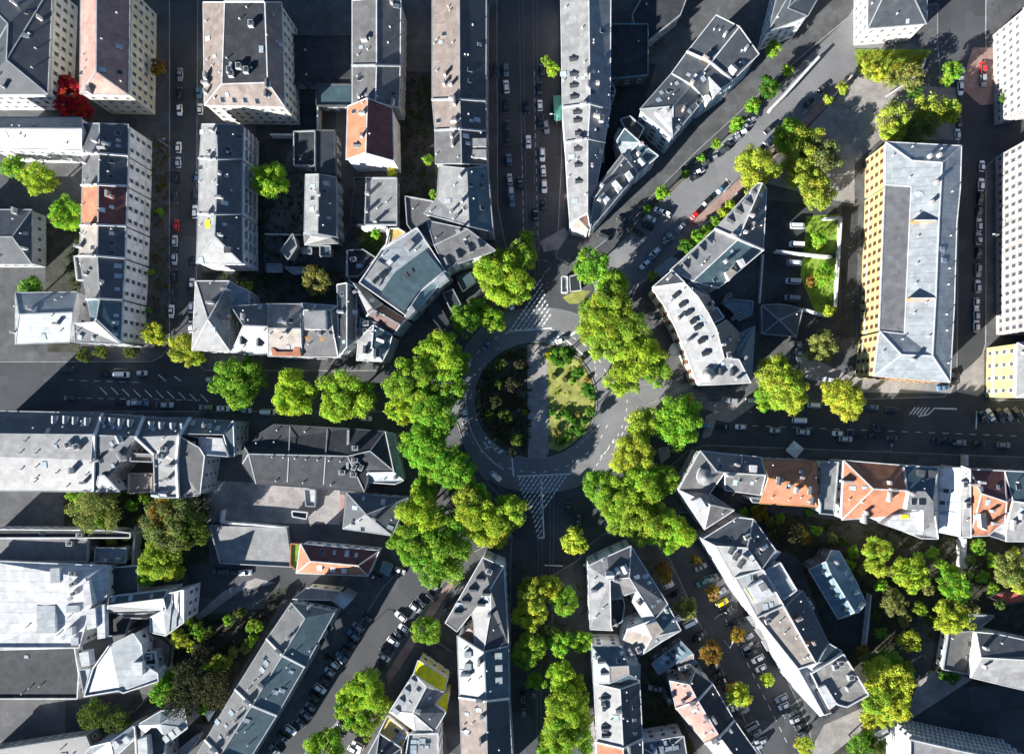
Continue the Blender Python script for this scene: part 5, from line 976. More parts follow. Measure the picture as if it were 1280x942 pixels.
# ------------------------------------------------------------------ trees
LSZ = .46
def crown_mesh(R_, seed, dens=1.0, name='crown'):
    g = np.random.default_rng(seed); H_ = R_*.62
    nl = int(18+R_*7); C_ = []; rad = []
    for _ in range(nl):
        a = g.uniform(0, 2*np.pi); rr = R_*.80*np.sqrt(g.uniform(0, 1)); rr *= 1+.10*math.sin(3*a+seed)+.08*math.sin(5*a+2*seed)
        top = H_*math.sqrt(max(0, 1-(rr/(R_*1.0))**2)); z = top*g.uniform(-.55, .95); C_.append((rr*math.cos(a), rr*math.sin(a), z)); rad.append(g.uniform(.12, .23)*R_+.32)
    P = []; Nn = []; tone = []
    for c, r in zip(C_, rad):
        n = int(dens*9.0*r*r/LSZ**2)
        d = g.normal(size=(n, 3)); d /= np.linalg.norm(d, axis=1)[:, None]; d[:, 2] = np.where(d[:, 2] < -.45, -d[:, 2], d[:, 2])
        k = g.uniform(.55, 1.08, n)[:, None]; pts = np.array(c)+d*k*r*np.array([1, 1, .8])
        P.append(pts); Nn.append(d+np.array([0, 0, .45])+g.normal(size=(n, 3))*.42); tone.append(np.clip(g.normal(.5, .16)+g.normal(size=n)*.17, 0, 1))
    P = np.concatenate(P); Nn = np.concatenate(Nn); tone = np.concatenate(tone); n = len(P)
    Nn /= np.linalg.norm(Nn, axis=1)[:, None]; t = g.normal(size=(n, 3)); t -= Nn*(t*Nn).sum(1)[:, None]; t /= np.linalg.norm(t, axis=1)[:, None]; b = np.cross(Nn, t)
    s = (LSZ*g.uniform(.55, 1.15, n)/1.6)[:, None]
    V = np.stack([P-t*s*1.25, P-b*s*.75, P+t*s*1.25, P+b*s*.75], 1).reshape(-1, 3)
    me = bpy.data.meshes.new(name); me.vertices.add(4*n); me.vertices.foreach_set('co', V.ravel().astype('f4'))
    me.loops.add(4*n); me.loops.foreach_set('vertex_index', np.arange(4*n, dtype='i4')); me.polygons.add(n)
    me.polygons.foreach_set('loop_start', np.arange(0, 4*n, 4, dtype='i4')); me.polygons.foreach_set('loop_total', np.full(n, 4, dtype='i4'))
    me.materials.append(M('leaves')); at = me.attributes.new('tone', 'FLOAT', 'FACE'); at.data.foreach_set('value', tone.astype('f4'))
    me.update(calc_edges=True); return me
def trunk_mesh(h, r, R_, seed):
    g = random.Random(seed); m = MB(); m.cyl((0, 0, 0), (0, 0, h*.55), r, r*.75, 8)
    for k in range(6):
        a = k*1.047+g.uniform(-.3, .3); e = g.uniform(.45, .7)*R_; p = (0, 0, h*g.uniform(.35, .55)); q = (e*math.cos(a)*.55, e*math.sin(a)*.55, h*.75); q2 = (e*math.cos(a), e*math.sin(a), h*g.uniform(.85, 1.0))
        m.cyl(p, q, r*.5, r*.3, 6); m.cyl(q, q2, r*.3, r*.1, 5)
    m.cyl((0, 0, h*.5), (0, 0, h*1.05), r*.7, r*.2, 6)
    return m.mesh('trunk', [M('bark')])
SIZES = (1.5, 2.6, 4.0, 6.0, 8.5, 11.0)
CR = {}; TRK = {}
def crown(ri, dens, v):
    k = (ri, dens, v)
    if k not in CR: CR[k] = crown_mesh(SIZES[ri], 100*ri+10*v+int(dens*7), dens)
    return CR[k]
LEAF = dict(g=(.235,.43,.045), y=(.42,.49,.06), l=(.32,.48,.05), o=(.33,.22,.04), r=(.45,.03,.04), d=(.10,.15,.03), v=(.25,.28,.08), k=(.09,.23,.03), b=(.065,.07,.035))
WORD = dict(g='green', y='yellow green', l='lime green', o='autumn orange', r='crimson', d='dim dark green', v='olive', k='deep green', b='half bare brown')
ORD = ['', 'second ', 'third ', 'fourth ', 'fifth ', 'sixth ', 'seventh ', 'eighth ', 'ninth ', 'tenth ', 'eleventh ', 'twelfth ', 'thirteenth ', 'fourteenth ', 'fifteenth ', 'sixteenth ', 'seventeenth ', 'eighteenth ', 'nineteenth ', 'twentieth ']+['%dth ' % k for k in range(21, 60)]
def fit(t):
    for a_, b_ in (('mid sized', 'medium'), (' nearest to ', ' nearest '), ('half bare brown', 'bare'), ('dim dark green', 'dim'), ('deep green', 'dark'), ('lime green', 'lime'), ('yellow green', 'yellowish'), ('autumn orange', 'orange'), ('saloon car', 'saloon'), ('estate car', 'estate'), ('parked ', ''),
                   ('first side street', 'side street'), (' of the roundabout island', ' of the island'), ('north east', 'northeast'), ('south west', 'southwest'), ('south east', 'southeast'), ('at the southwest corner of', 'southwest of'), ('on the lane south of the garage deck', 'south of the garage deck'), (' in the planted court', ' in the court'), (' in the shaded half', ' in the dark half'), ('nose in ', ''), ('on the lawn of the island', 'on the island lawn'), ('in the gardens behind', 'behind')):
        if len(t.split()) <= 16: break
        t = t.replace(a_, b_)
    return t
def trees(place_, anchor, ax, ay, group, data, dens=1.0, cap=14):
    L_ = [t.split(',') for t in data.split()]
    L_ = [(float(t[0]), float(t[1]), float(t[2]), t[3], float(t[4]) if len(t) > 4 else dens) for t in L_]
    L_.sort(key=lambda t: math.hypot(t[0]-ax, t[1]-ay))
    for i, (u, v, rp, c, dn) in enumerate(L_):
        rng = random.Random(int(u*31+v*17)); R_ = rp*MPP*1.05
        ht = min(cap, 2.8+R_*1.4); zc = ht-R_*.55 if R_ > 1.5 else R_*.6
        x, y = survey('px', u, v, zc)
        size = 'broad' if rp >= 24 else 'mid sized' if rp >= 14 else 'small'
        lab = f"{size} {WORD[c]} tree {place_}, {ORD[i]}nearest to {anchor}" if len(L_) > 1 else f"{size} {WORD[c]} tree {place_}"
        root = thing('tree' if rp > 7 else 'shrub', fit(lab.replace('tree ', 'shrub ', 1) if rp <= 7 else lab), 'tree' if rp > 7 else 'shrub', (x, y, .1), 0, group if len(L_) > 1 else None)
        ri = min(range(6), key=lambda k: abs(SIZES[k]-R_)); s = R_/SIZES[ri]
        o = bpy.data.objects.new('crown', crown(ri, dn, rng.randrange(4))); o.location = (0, 0, zc); o.scale = (s*rng.uniform(.92, 1.08), s*rng.uniform(.92, 1.08), s); o.rotation_euler = (0, 0, rng.uniform(0, 6.28))
        k = rng.uniform(.85, 1.12); col = LEAF[c]; o.color = (col[0]*k*rng.uniform(.9, 1.1), col[1]*k, col[2], 1); put(o, root)
        if rp > 5:
            if ri not in TRK: TRK[ri] = trunk_mesh(10, .13+.035*SIZES[ri], SIZES[ri], ri)
            o = bpy.data.objects.new('trunk', TRK[ri]); o.scale = (s, s, zc/10); put(o, root)
trees('in the western belt of the ring', 'the island', 669, 500, 'plane trees on the west side of the roundabout', '552,442,30,l 514,478,30,l 560,484,24,g 506,508,22,l 543,518,30,g 532,556,28,g 567,586,26,g 541,590,20,g 536,455,22,l 575,455,14,l')
trees('south west of the ring', 'the island', 669, 500, 'trees south west of the roundabout', '527,640,28,l 516,676,26,g 558,690,32,g 540,708,24,g 602,652,28,y 634,640,24,l 584,628,22,y 562,655,22,g 620,668,18,y 598,618,16,l 530,612,16,l', )
trees('beside the northern mouth of the ring', 'the kiosk', 700, 350, 'trees north west of the roundabout', '628,350,32,l 652,318,20,l 615,330,20,g 650,355,18,l 583,400,20,g 616,402,16,g 600,385,14,g 658,298,9,g')
trees('in the eastern belt of the ring', 'the kiosk', 715, 355, 'plane trees on the east side of the roundabout', '740,332,22,g 764,352,20,g 766,378,28,l 750,402,28,l 784,412,26,l 798,448,32,l 778,475,22,l 820,462,20,g 756,430,24,l 740,385,16,g')
trees('on the south east side of the ring', 'the island', 669, 500, 'trees south east of the roundabout', '846,526,32,g 803,530,22,y 790,568,26,y 800,608,28,l 828,600,20,l 838,664,28,l 768,622,26,l 748,608,20,g 800,652,28,l 775,650,18,l 812,632,18,l')
trees('in the middle of the southern mouth', '', 0, 0, '', '718,676,16,y')
trees('down the lower avenue', 'the ring', 669, 590, 'trees lining the lower avenue', '666,740,20,y 688,735,16,y 664,765,20,y 706,752,17,g 700,802,16,g 728,801,14,g 664,808,20,l 686,792,13,v 668,851,11,g 700,845,20,l 718,858,17,l 706,880,26,l 700,912,26,l 724,896,16,l 690,930,20,l 718,932,22,g 655,820,14,g')
trees('on the south west street', 'the bottom edge', 470, 942, 'trees along the south west street', '532,786,18,g 458,862,26,l 440,888,20,g 474,882,16,l 456,905,18,l 405,938,24,g 436,868,14,l')
trees('beside the tan roofed cream house', 'the long white row', 120, 150, 'crimson trees in the corner yard', '92,118,17,r 84,135,14,r 104,140,12,r 84,105,12,r')
trees('behind the long white row', 'the west street', 90, 470, 'trees behind the long white row', '86,268,22,g 50,225,20,l 40,360,14,g 20,210,16,g')
trees('on the first side street', 'the west street', 200, 470, 'street trees of the first side street', '197,84,10,o 192,416,14,y 200,423,9,y 200,265,5,g,.5 190,340,4,g 186,388,4,g')
trees('on the north kerb of the west street', 'the ring', 590, 460, 'street trees on the west street', '233,437,20,y 245,445,12,y 300,476,33,g 368,492,28,l 433,494,32,l 105,444,8,d 125,440,8,d 165,440,9,d')
trees('in the courtyards north of the west street', 'the curved block', 500, 330, 'courtyard trees of the northern blocks', '338,228,23,g 397,351,19,v,.7 391,340,9,o 490,215,6,y,.6 535,200,6,g 470,292,6,g 545,245,8,g')
trees('behind the western street row', 'the charcoal hall', 400, 570, 'courtyard trees of the south western block', '124,636,30,v,.45 110,625,14,g 135,645,14,g 218,652,38,v 212,640,22,o,.5 236,660,26,d 202,698,26,l 208,712,14,y 222,715,9,y')
trees('in the planted court by the diagonal row', 'the diagonal row', 320, 830, 'trees in the planted court', '225,798,12,y 238,806,8,y 205,864,16,g 202,850,10,g 277,827,12,y 246,786,9,g 250,792,7,g 318,782,9,g 315,800,8,g 308,810,7,v 230,760,5,g 185,722,12,g 240,845,22,b,.35 270,860,26,b,.3 225,880,22,b,.3 120,890,20,d,.5 150,900,18,d,.4 255,815,14,b,.3')
trees('on the north east diagonal', 'the ring', 740, 380, 'trees along the north east diagonal street', '945,212,27,y 938,205,14,y 960,110,13,k 940,132,10,g 922,154,8,g 918,160,6,g 895,180,6,g 877,198,5,g 828,240,9,g 857,218,5,g 808,262,5,g 985,88,7,g 965,62,10,g 690,88,8,g 683,78,7,g 1052,110,7,y 1035,125,6,y')
trees('west of the office building', 'the office building', 1110, 320, 'park trees beside the office building', '1000,186,32,y 985,172,18,g 1004,222,22,y 1022,243,20,y 1028,196,22,v 990,160,12,g', cap=9)
trees('in the little park at the top', 'the office building', 1130, 180, 'park trees north of the office building', '1118,150,22,y,.6 1143,162,28,v,.5 1160,140,24,y,.6 1185,140,14,y 1115,168,14,y 1143,115,9,k 1100,92,12,y 1088,88,13,y 1135,98,16,v,.6 1190,90,12,g 1115,100,11,v,.6 1183,100,8,g 1256,125,8,k', cap=8)
trees('at the south west corner of the office building', 'the office building', 1130, 480, 'trees on the pavement south west of the office building', '968,468,24,y 982,488,28,y 962,495,18,g 990,500,14,l 1053,497,26,y 1042,488,12,l 1025,434,20,v 1030,428,9,o 975,455,10,g')
trees('beside the two small lawns', 'the office building', 1110, 320, 'trees by the two small lawns', '1015,352,8,o 1035,388,7,y 1022,298,10,g 1030,345,14,g,.6')
trees('on the parking street', 'the ring', 760, 560, 'small autumn trees of the parking street', '828,712,12,o,.6 857,758,15,v 892,740,10,o 888,815,14,o 921,792,10,o 958,849,9,y 923,867,15,y 1004,930,12,y,.6 833,722,8,o 870,700,6,o')
trees('in the gardens behind the orange houses', 'the white block', 960, 760, 'garden trees behind the orange houses', '948,641,10,o 945,636,6,y 1000,665,10,y 1005,672,8,o 985,670,22,b,.3 1095,688,17,l 1094,706,14,y 1067,690,8,g 1138,716,22,l 1125,705,9,g 1147,698,8,g 1195,732,20,g 1190,770,24,y 1116,752,18,v,.7 1262,712,22,v 1275,725,16,y 1222,684,10,g 1268,688,5,y 1135,800,14,y 1188,715,10,g 1240,700,8,g')
trees('south east of the white block', 'the white block', 1060, 850, 'trees beside the south tip of the white block', '1100,842,24,y 1122,852,20,y 1095,872,22,l 1115,880,20,y 1085,825,12,v 1130,835,12,l 1088,895,14,y 1105,898,12,y 1108,822,16,g,.6 1078,815,9,o')
trees('in the shaded garden at the bottom edge', 'the ribbed tower', 1150, 930, 'garden trees at the bottom edge', '1072,930,16,g,.6 1095,932,14,d,.6 1085,918,10,g 1180,844,6,k 1192,848,7,k')
trees('along the grass verge of the wedge block', 'the ring', 740, 400, 'hedge bushes of the grass verge', '870,298,9,g 880,288,7,g 858,307,9,k 893,277,6,l 903,266,6,l 912,256,6,l 815,345,6,y 868,310,6,k')
trees('on the lawn of the roundabout island', 'the northern kerb', 690, 420, 'bushes on the roundabout island', '701,446,13,k 712,440,9,k 723,464,8,k 736,488,10,k 738,514,7,k 725,538,7,k 692,470,4,v 706,474,4,v 716,476,4,g 690,515,4,k 698,520,4,k 706,516,4,k 712,522,5,k 718,528,4,k 695,540,5,v 710,547,4,g 700,552,5,k 714,536,4,k 722,518,4,v 730,526,4,k 686,445,5,y 725,450,4,v 733,474,3,o 741,500,4,v', dens=1.3)
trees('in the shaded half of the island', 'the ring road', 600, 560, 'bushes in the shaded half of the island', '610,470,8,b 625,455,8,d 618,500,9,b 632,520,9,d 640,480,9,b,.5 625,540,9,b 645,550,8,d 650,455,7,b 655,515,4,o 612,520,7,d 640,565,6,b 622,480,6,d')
trees('under the garden trees behind the orange houses', 'the villa', 1048, 730, 'garden shrubs behind the orange houses', '930,640,6,g 962,652,6,v 975,648,7,g 1020,662,7,g 1040,672,6,v 1060,705,8,g 1078,712,7,v 1052,676,7,d 1100,730,8,g 1110,688,6,g 1112,712,7,v 1165,690,8,g 1160,735,8,v 1150,760,9,g 1162,775,7,d 1130,775,8,v 1100,790,8,g 1095,770,7,d 1175,705,7,g 1212,700,7,v 1228,720,8,g 1240,735,7,g 1250,755,6,d 1215,760,8,v 925,655,6,d 965,670,7,v 1010,640,5,g', cap=6)
trees('among the bare trees of the planted court', 'the diagonal row', 320, 830, 'shrubs of the planted court', '235,775,7,g 262,790,8,d 285,775,7,g 300,765,6,d 262,830,7,g 245,865,8,d 215,840,7,g 292,815,6,v 255,885,7,g 232,892,6,d', cap=6)
trees('in the western courtyards', 'the western street row', 160, 560, 'courtyard shrubs south of the western street row', '90,618,7,g 150,620,7,d 165,632,8,g 172,650,7,d 158,668,7,g 140,676,6,d 180,622,6,g 255,640,7,d 250,668,7,g', cap=6)
# ------------------------------------------------------------------ undergrowth and litter
def scatter(name, T, poly, n, cols, size, z=.15, seed=1, mat='hedge'):
    P = [survey(T, x, y) for x, y in poly]; xs = [p[0] for p in P]; ys = [p[1] for p in P]; g = random.Random(seed); m = MB()
    def inside(x, y):
        c = False; j = len(P)-1
        for i in range(len(P)):
            if (P[i][1] > y) != (P[j][1] > y) and x < (P[j][0]-P[i][0])*(y-P[i][1])/(P[j][1]-P[i][1])+P[i][0]: c = not c
            j = i
        return c
    k = 0
    while k < n:
        x, y = g.uniform(min(xs), max(xs)), g.uniform(min(ys), max(ys))
        if not inside(x, y): continue
        k += 1; s = size*g.uniform(.4, 1.2)
        for _ in range(7):
            a = g.uniform(0, 6.28); e = g.uniform(0, s); px_, py_ = x+e*math.cos(a), y+e*math.sin(a); zz = z+g.uniform(.05, s*.7); t = g.uniform(.2, .45); b = g.uniform(0, 6.28)
            m.add([(px_+t*math.cos(b), py_+t*math.sin(b), zz), (px_-t*math.sin(b), py_+t*math.cos(b), zz+g.uniform(-.2, .2)), (px_-t*math.cos(b), py_-t*math.sin(b), zz-.1)], [(0, 1, 2)])
    o = m.obj(name, M('leaves')); c = cols; o.color = (*c, 1); tag(o, None, None, None, 'stuff')
    at = o.data.attributes.new('tone', 'FLOAT', 'FACE'); at.data.foreach_set('value', [g.random() for _ in o.data.polygons])
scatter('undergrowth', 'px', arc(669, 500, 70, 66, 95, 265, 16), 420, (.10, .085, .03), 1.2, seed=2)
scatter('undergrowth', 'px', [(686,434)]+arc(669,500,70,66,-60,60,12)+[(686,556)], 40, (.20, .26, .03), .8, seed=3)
scatter('undergrowth', 'px', [(205,750),(240,772),(330,762),(340,740),(360,740),(262,900),(205,895)], 500, (.06, .055, .03), 1.6, seed=4)
scatter('undergrowth', 'px', [(920,628),(960,642),(1280,674),(1280,735),(1180,800),(1085,815),(1085,740),(1010,690)], 800, (.09, .09, .025), 1.6, seed=5)
scatter('undergrowth', 'px', [(82,615),(260,615),(262,640),(255,700),(150,700),(84,660)], 300, (.08, .09, .02), 1.5, seed=6)
scatter('undergrowth', 'px', [(805,850),(830,852),(870,945),(805,945)], 200, (.06, .09, .02), 1.6, seed=7)
scatter('undergrowth', 'px', [(1010,272),(1048,272),(1046,388),(1022,388),(1004,345)], 160, (.16, .26, .02), .8, seed=8)
scatter('undergrowth', 'px', [(1070,66),(1160,66),(1145,92),(1120,100),(1075,88)], 200, (.3, .3, .03), 1.2, seed=9)
scatter('undergrowth', 'px', [(84,260),(100,262),(100,430),(84,430)], 120, (.05, .08, .02), 1.5, seed=10)
scatter('undergrowth', 'px', [(502,95),(540,95),(543,285),(502,280)], 260, (.06, .09, .02), 1.5, seed=21)
scatter('undergrowth', 'px', [(322,215),(378,215),(378,335),(325,335)], 150, (.04, .06, .02), 1.2, seed=22)
scatter('undergrowth', 'px', [(258,342),(430,340),(430,376),(260,372)], 260, (.05, .08, .02), 1.3, seed=23)
scatter('undergrowth', 'px', [(448,285),(480,285),(478,312),(452,335)], 90, (.07, .14, .02), 1.3, seed=24)
scatter('fallen_leaves', 'px', [(192,170),(212,170),(210,430),(192,430)], 160, (.16, .12, .02), 1.2, seed=11)
scatter('fallen_leaves', 'px', [(640,700),(735,700),(735,900),(690,900)], 150, (.16, .15, .03), 1.0, z=.02, seed=12)
# ------------------------------------------------------------------ cars
def ring(m, secs, mi=0, closed_ends=True):
    n = len(secs[0]); b = len(m.v)
    for s_ in secs: m.v += [tuple(p) for p in s_]
    for i in range(len(secs)-1):
        for k in range(n): m.f.append((b+i*n+k, b+i*n+(k+1) % n, b+(i+1)*n+(k+1) % n, b+(i+1)*n+k)); m.m.append(mi)
    m.f.append(tuple(b+k for k in range(n))[::-1]); m.m.append(mi); m.f.append(tuple(b+(len(secs)-1)*n+k for k in range(n))); m.m.append(mi)
def car_parts(kind):
    L_, W_, H_ = dict(hatch=(3.9, 1.75, 1.5), saloon=(4.6, 1.82, 1.45), estate=(4.7, 1.85, 1.5), van=(5.2, 2.0, 2.2), suv=(4.6, 1.9, 1.7))[kind]
    hood = dict(hatch=.26, saloon=.28, estate=.27, van=.14, suv=.27)[kind]; rear = dict(hatch=.03, saloon=.2, estate=.04, van=.01, suv=.04)[kind]
    bel = dict(van=1.25).get(kind, .92 if kind != 'suv' else 1.05)
    def sec(x, hw, z0, z1, r=.12): return [(x, -hw, z0), (x, hw, z0), (x, hw+.02, (z0+z1)/2), (x, hw-.03, z1-r*.6), (x, hw-.22, z1), (x, -hw+.22, z1), (x, -hw+.03, z1-r*.6), (x, -hw-.02, (z0+z1)/2)]
    m = MB(); h = L_/2; w_ = W_/2
    ring(m, [sec(-h, w_*.82, .35, bel*.72), sec(-h+.15, w_*.94, .25, bel*.9), sec(-h+.7, w_, .22, bel), sec(0, w_, .22, bel), sec(h-L_*hood, w_, .22, bel*.98), sec(h-.45, w_*.95, .24, bel*.84), sec(h-.08, w_*.85, .32, bel*.66), sec(h, w_*.7, .38, bel*.55)][::-1])
    body = m.mesh('body', [M('car_paint')])
    xf, xr = h-L_*hood, -h+L_*rear+.08; zt = H_-.1
    def cs(x, hw, z): return [(x, -hw, z), (x, hw, z)]
    m = MB(); sl = .75 if kind != 'van' else .45; rs = .45 if kind != 'saloon' else .6
    if kind == 'van': rs = .08
    base = [(xf, -w_*.88), (xf, w_*.88), (xr, w_*.88), (xr, -w_*.88)]; top = [(xf-sl, -w_*.72), (xf-sl, w_*.72), (xr+rs, w_*.72), (xr+rs, -w_*.72)]
    vv = [(x, y, bel-.04) for x, y in base]+[(x, y, zt) for x, y in top]
    m.add(vv, [(0, 1, 5, 4), (1, 2, 6, 5), (2, 3, 7, 6), (3, 0, 4, 7), (4, 5, 6, 7)]); glass = m.mesh('windows', [M('glass')])
    m = MB(); a, b_ = xf-sl+.02, xr+rs-.02; yy = w_*.73
    vv = [(a, -yy*.9, zt), (a, yy*.9, zt), (b_, yy*.95, zt), (b_, -yy*.95, zt), (a-.12, -yy*.78, zt+.1), (a-.12, yy*.78, zt+.1), (b_+.12, yy*.8, zt+.1), (b_+.12, -yy*.8, zt+.1)]
    m.add(vv, [(0, 1, 5, 4), (1, 2, 6, 5), (2, 3, 7, 6), (3, 0, 4, 7), (4, 5, 6, 7)]); roof = m.mesh('roof_panel', [M('car_paint')])
    m = MB(); m.cyl((0, -.12, 0), (0, .12, 0), .32, .32, 12); wheel = m.mesh('wheel', [M('tyre')])
    m = MB(); m.box((h-.1, w_*.62, bel*.6), (.16, .36, .16)); l1 = m.mesh('headlight', [M('headlamp')]); m = MB(); m.box((h-.1, -w_*.62, bel*.6), (.16, .36, .16)); l2 = m.mesh('headlight', [M('headlamp')])
    return dict(parts=[('body', body), ('windows', glass), ('roof_panel', roof), ('headlight', l1), ('headlight', l2)], wheel=wheel, wx=(h-.82, -h+.82), wy=w_-.1, kind=kind)
CARS = {k: car_parts(k) for k in ('hatch', 'saloon', 'estate', 'van', 'suv')}
CC = dict(w=((.85,.85,.84),'white'), s=((.5,.53,.55),'silver'), k=((.012,.013,.015),'black'), d=((.045,.05,.055),'charcoal'), g=((.24,.26,.28),'grey'), b=((.10,.2,.3),'blue'), t=((.1,.2,.22),'teal'),
          r=((.5,.02,.02),'red'), y=((.62,.50,.0),'yellow'), o=((.4,.2,.03),'orange'))
NCAR = [0]
def cars(place_, anchor, ax, ay, group, T, data, ang, kindd=None):
    """data: x,y,colour[,angle[,kind]] in photograph tile points"""
    x0, y0, s_ = TILES[T]; L_ = []
    for t in data.split():
        q = t.split(','); L_.append((x0+float(q[0])/s_, y0+float(q[1])/s_, q[2], float(q[3]) if len(q) > 3 and q[3] else ang, q[4] if len(q) > 4 else None))
    L_.sort(key=lambda t: math.hypot(t[0]-ax, t[1]-ay))
    for i, (u, v, c, a, kd) in enumerate(L_):
        rng = random.Random(int(u*13+v*7)); kd = kd or rng.choice(('hatch', 'saloon', 'estate', 'hatch', 'suv')); C_ = CARS[kd]; x, y = survey('px', u, v, .8); NCAR[0] += 1
        word = dict(hatch='hatchback', saloon='saloon car', estate='estate car', van='van', suv='crossover')[kd]
        lab = f"{CC[c][1]} {word} {place_}, {ORD[i]}nearest to {anchor}" if len(L_) > 1 else f"{CC[c][1]} {word} {place_}"
        a_ = math.radians(-a+rng.uniform(-2, 2)) + (math.pi if rng.random() < .5 else 0)
        root = thing('parked_van' if kd == 'van' else 'car', fit(lab), 'van' if kd == 'van' else 'car', (x, y, .02), a_, group if len(L_) > 1 else None)
        for nm, me in C_['parts']:
            o = bpy.data.objects.new(nm, me); o.color = (*CC[c][0], 1); put(o, root)
        for wx in C_['wx']:
            for sy_ in (-1, 1):
                o = bpy.data.objects.new('wheel', C_['wheel']); o.location = (wx, sy_*C_['wy'], .32); put(o, root)
V_ = 90
cars('parked at the west kerb of the first side street', 'the west street', 225, 480, 'cars at the west kerb of the first side street', 'a1', '620,55,g 620,155,k 617,245,w 612,445,w 610,525,s 600,605,k 600,710,d 600,862,r 592,945,s 590,1044,s 588,1134,k 582,1229,d 573,1324,w', 91)
cars('parked at the east kerb of the first side street', 'the west street', 225, 480, 'cars at the east kerb of the first side street', 'a1', '720,150,b 727,240,w 712,605,b 700,790,w 706,700,d 690,1059,k 684,1175,w,,hatch 683,1219,k 683,1310,w 680,1350,k 680,1400,w', 90)
cars('in the northern lane of the west street', 'the ring', 590, 480, 'cars in the northern lane of the west street', 'a2', '15,735,d 220,757,k 310,763,w,0,van 415,755,s 785,790,s,0,hatch', 0)
cars('parked at the south kerb of the west street', 'the ring', 590, 480, 'cars parked at the south kerb of the west street', 'a2', '30,887,d 300,907,k 370,915,s 415,916,b 520,922,k 550,925,s 757,938,g 850,944,w 930,948,k 973,955,s 1092,963,w,0,van 1180,970,d 1618,998,w,0,hatch 1500,990,k', 2)
cars('parked at the west kerb of the upper avenue', 'the ring', 650, 380, 'cars at the west kerb of the upper avenue', 'c1', '260,30,d 310,30,t 312,120,w 312,225,k 320,330,d 320,400,k 325,510,b 330,615,s 338,690,s 342,728,b', 86)
cars('driving on the upper avenue', 'the ring', 650, 380, 'cars driving on the upper avenue', 'c1', '425,230,k 430,415,w 388,640,k', 88)
cars('parked at the east kerb of the upper avenue', 'the ring', 690, 380, 'cars at the east kerb of the upper avenue', 'c1', '490,130,k 492,220,w 498,310,k 525,335,g,80 505,485,w 510,570,w 515,655,w 512,750,k 470,800,k 505,30,d', 87)
cars('in the row below the big hipped house', 'the ring', 740, 380, 'cars parked nose in on the north east diagonal', 'd1', '612,288,g 572,330,g 545,368,w 512,398,g 480,425,k 450,460,d 410,495,g 365,522,d 320,572,w 298,603,k', -28)
cars('at the lit south kerb of the north east diagonal', 'the ring', 740, 380, 'cars at the south kerb of the north east diagonal', 'd1', '985,122,k,-40 905,207,k,-40 765,340,d 690,350,k 692,407,s 635,465,k 435,668,b 365,730,k 300,803,r 220,873,w,-45,hatch 152,925,s 140,949,g 80,1009,w 30,1069,w 60,1040,b', -43)
cars('in the widening west of the diagonal', 'the ring', 740, 380, 'cars in the widening of the north east diagonal', 'Z6', '505,790,w 488,828,k 440,860,k 585,763,w 550,750,w 360,795,d 268,882,d 600,880,g', 25)
cars('parked east of the office building', 'the east street', 1215, 500, 'cars parked in the street east of the office building', 'e1', '805,545,w 800,645,w 795,720,k 790,790,d 790,860,s 790,935,s 785,934,g 787,1010,k 785,1105,g 782,1190,s 776,1280,w 775,1340,s 775,1400,w,90,suv', 91)
cars('at the corner north of the office building', 'the office building', 1150, 180, 'cars at the corner north of the office building', 'e1', '690,130,w 695,50,w 675,375,w 812,85,g 812,18,r 683,305,d', 88)
cars('on the northern side of the east street', 'the ring', 790, 500, 'cars on the northern side of the east street', 'd2', '400,887,d 495,900,g 600,903,s 935,925,w 258,895,r,0,hatch 1248,938,b 1350,948,d', 3)
cars('in the lanes of the east street', 'the ring', 790, 530, 'cars in the lanes of the east street', 'd3', '540,143,w 725,162,s 875,170,s 855,108,w,3,van 360,137,b 450,142,k 1060,178,w 935,25,w 1285,145,k', 3)
cars('parked at the south kerb of the east street', 'the ring', 790, 530, 'cars parked at the south kerb of the east street', 'e3', '120,180,k 215,190,k 320,202,d 580,217,k 685,226,g 790,230,k 920,240,g 640,212,k 75,208,s', 3)
cars('in the bays by the small yellow house', 'the office building', 1190, 470, 'cars in the bays by the small yellow house', 'e3', '850,78,w 900,76,d 945,76,g 990,66,d 805,85,k', 62)
cars('in the nose of the office street', '', 0, 0, '', 'e2', '598,832,b', -8)
cars('waiting under the office corner', 'the office building', 1150, 400, 'cars under the eastern eaves of the office building', 'e2', '650,763,k 648,805,k', 0)
cars('parked in the yard beside the two lawns', 'the black pavilion', 975, 400, 'vans in the yard beside the two lawns', 'd2', '838,65,w,3,van 826,165,s,3,van 820,262,s,3,van 815,352,g,3,van 845,-34,s,3,van', 3)
cars('at the courtyard door south of the lawns', 'the office building', 1110, 420, 'cars near the eastern plaza', 'd2', '855,620,g,90 850,655,s,90 1010,790,s,10', 0)
cars('on the ring', 'the upper avenue', 665, 360, 'cars driving round the roundabout', 'c2', '335,387,w,70,hatch 210,605,b,-50 95,720,w,-40,hatch 90,975,w,88 255,1307,w,38 608,578,w,-20,hatch', 0)
cars('in the southern mouth of the ring', 'the ring', 690, 600, 'cars in the southern mouth', 'c3', '645,578,k,88 700,640,d,88', 88)
cars('parked nose in at the west kerb of the south west street', 'the ring', 590, 640, 'cars at the west kerb of the south west street', 'b4', '590,215,d 545,270,g 522,315,b 505,355,k 480,395,k 455,432,b 412,465,w 390,445,k 393,510,s 370,555,k 343,600,w 308,640,k 290,697,g 265,738,g 240,785,g 185,820,w 100,930,g 140,860,k', 40)
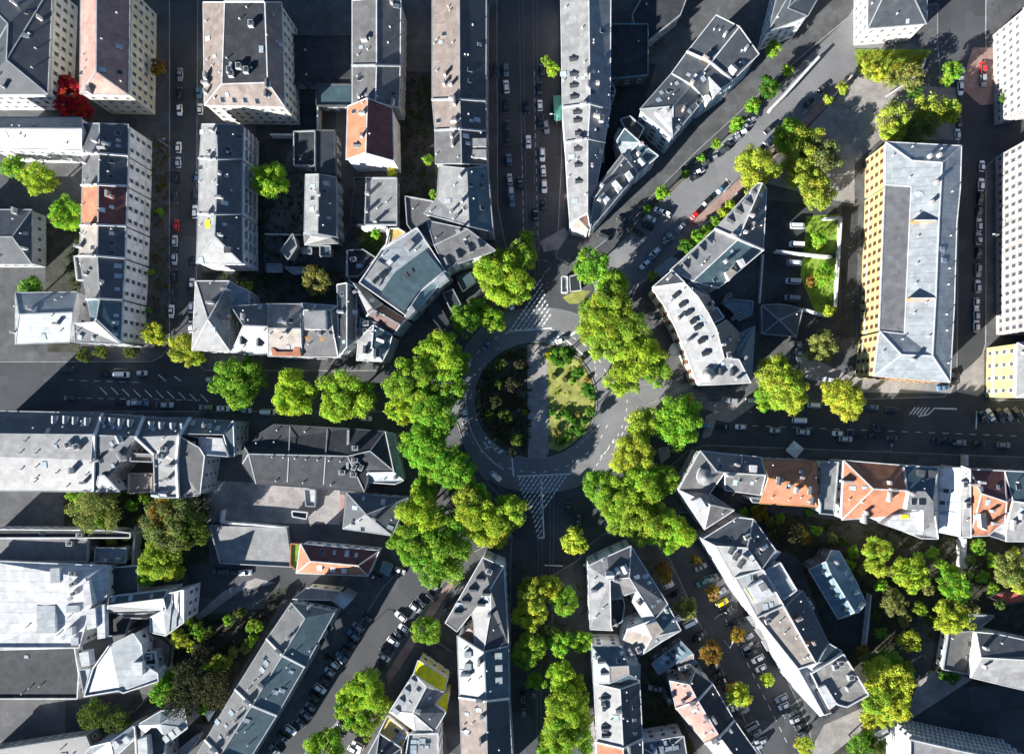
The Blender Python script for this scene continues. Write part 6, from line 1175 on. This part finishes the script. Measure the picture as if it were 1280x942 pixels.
cars('parked nose in at the east kerb of the south west street', 'the ring', 590, 640, 'cars at the east kerb of the south west street', 'b4', '945,110,k 885,140,d 855,170,s 775,215,w 765,312,d 790,278,w 735,350,w 712,400,d 690,435,w 670,482,d 945,55,g 695,400,d', 38)
cars('by the big lime trees', 'the yellow roofed house', 520, 870, 'cars by the lime trees of the south west street', 'b4', '438,842,k 470,800,d 500,815,k 545,905,w 525,930,w', 30)
cars('crossing at the head of the south west street', 'the orange tiled house', 420, 700, 'cars at the head of the south west street', 'b3', '770,912,w,25 745,930,d,28 640,945,k', 28)
cars('on the lane south of the garage deck', 'the orange tiled house', 420, 700, 'cars on the lane south of the garage deck', 'a3', '970,922,w,0 830,918,d 900,920,d', 3)
cars('at the west kerb of the parking street', 'the ring', 790, 640, 'cars at the west kerb of the parking street', 'd4', '150,45,s 190,92,k 270,250,w,-25,van 212,225,w 310,332,k 400,482,k 420,522,k 440,560,k 490,590,r 495,697,w 520,700,w 557,720,g 600,800,g,-30,van 625,840,g 650,882,g 630,912,g 325,310,d 435,585,k', -25)
cars('in the central rows of the parking street', 'the ring', 790, 640, 'cars in the central rows of the parking street', 'd4', '335,32,t 385,10,g 428,85,g 440,143,y 465,185,k 500,250,k 555,230,d 575,328,g 575,378,g 595,410,k 632,443,w 648,492,w 757,652,g 770,695,s 800,735,d 832,768,g 855,800,k 880,835,d 610,380,k 830,715,d', -28)
cars('at the kerb nearest the white block', 'the ring', 790, 640, 'cars near the north tip of the white block', 'Z2', '545,135,g 575,185,t 600,185,g 405,215,s 430,250,k 450,355,w', -25)
cars('parked in the court behind the pink roofed houses', 'the pink roofs', 860, 870, 'cars in the court behind the pink roofed houses', 'd4', '80,600,g 150,655,t,60 135,625,d,60 180,515,w 250,555,w 305,485,b,60 345,555,b,60', 10)
cars('in the garden yard of the villa', '', 0, 0, '', 'd4', '910,150,w', 60)
cars('by the lower avenue kerb', 'the ring', 669, 590, 'cars on the lower avenue', 'c4', '405,720,d,88 400,650,k,88 460,620,k,88', 88)
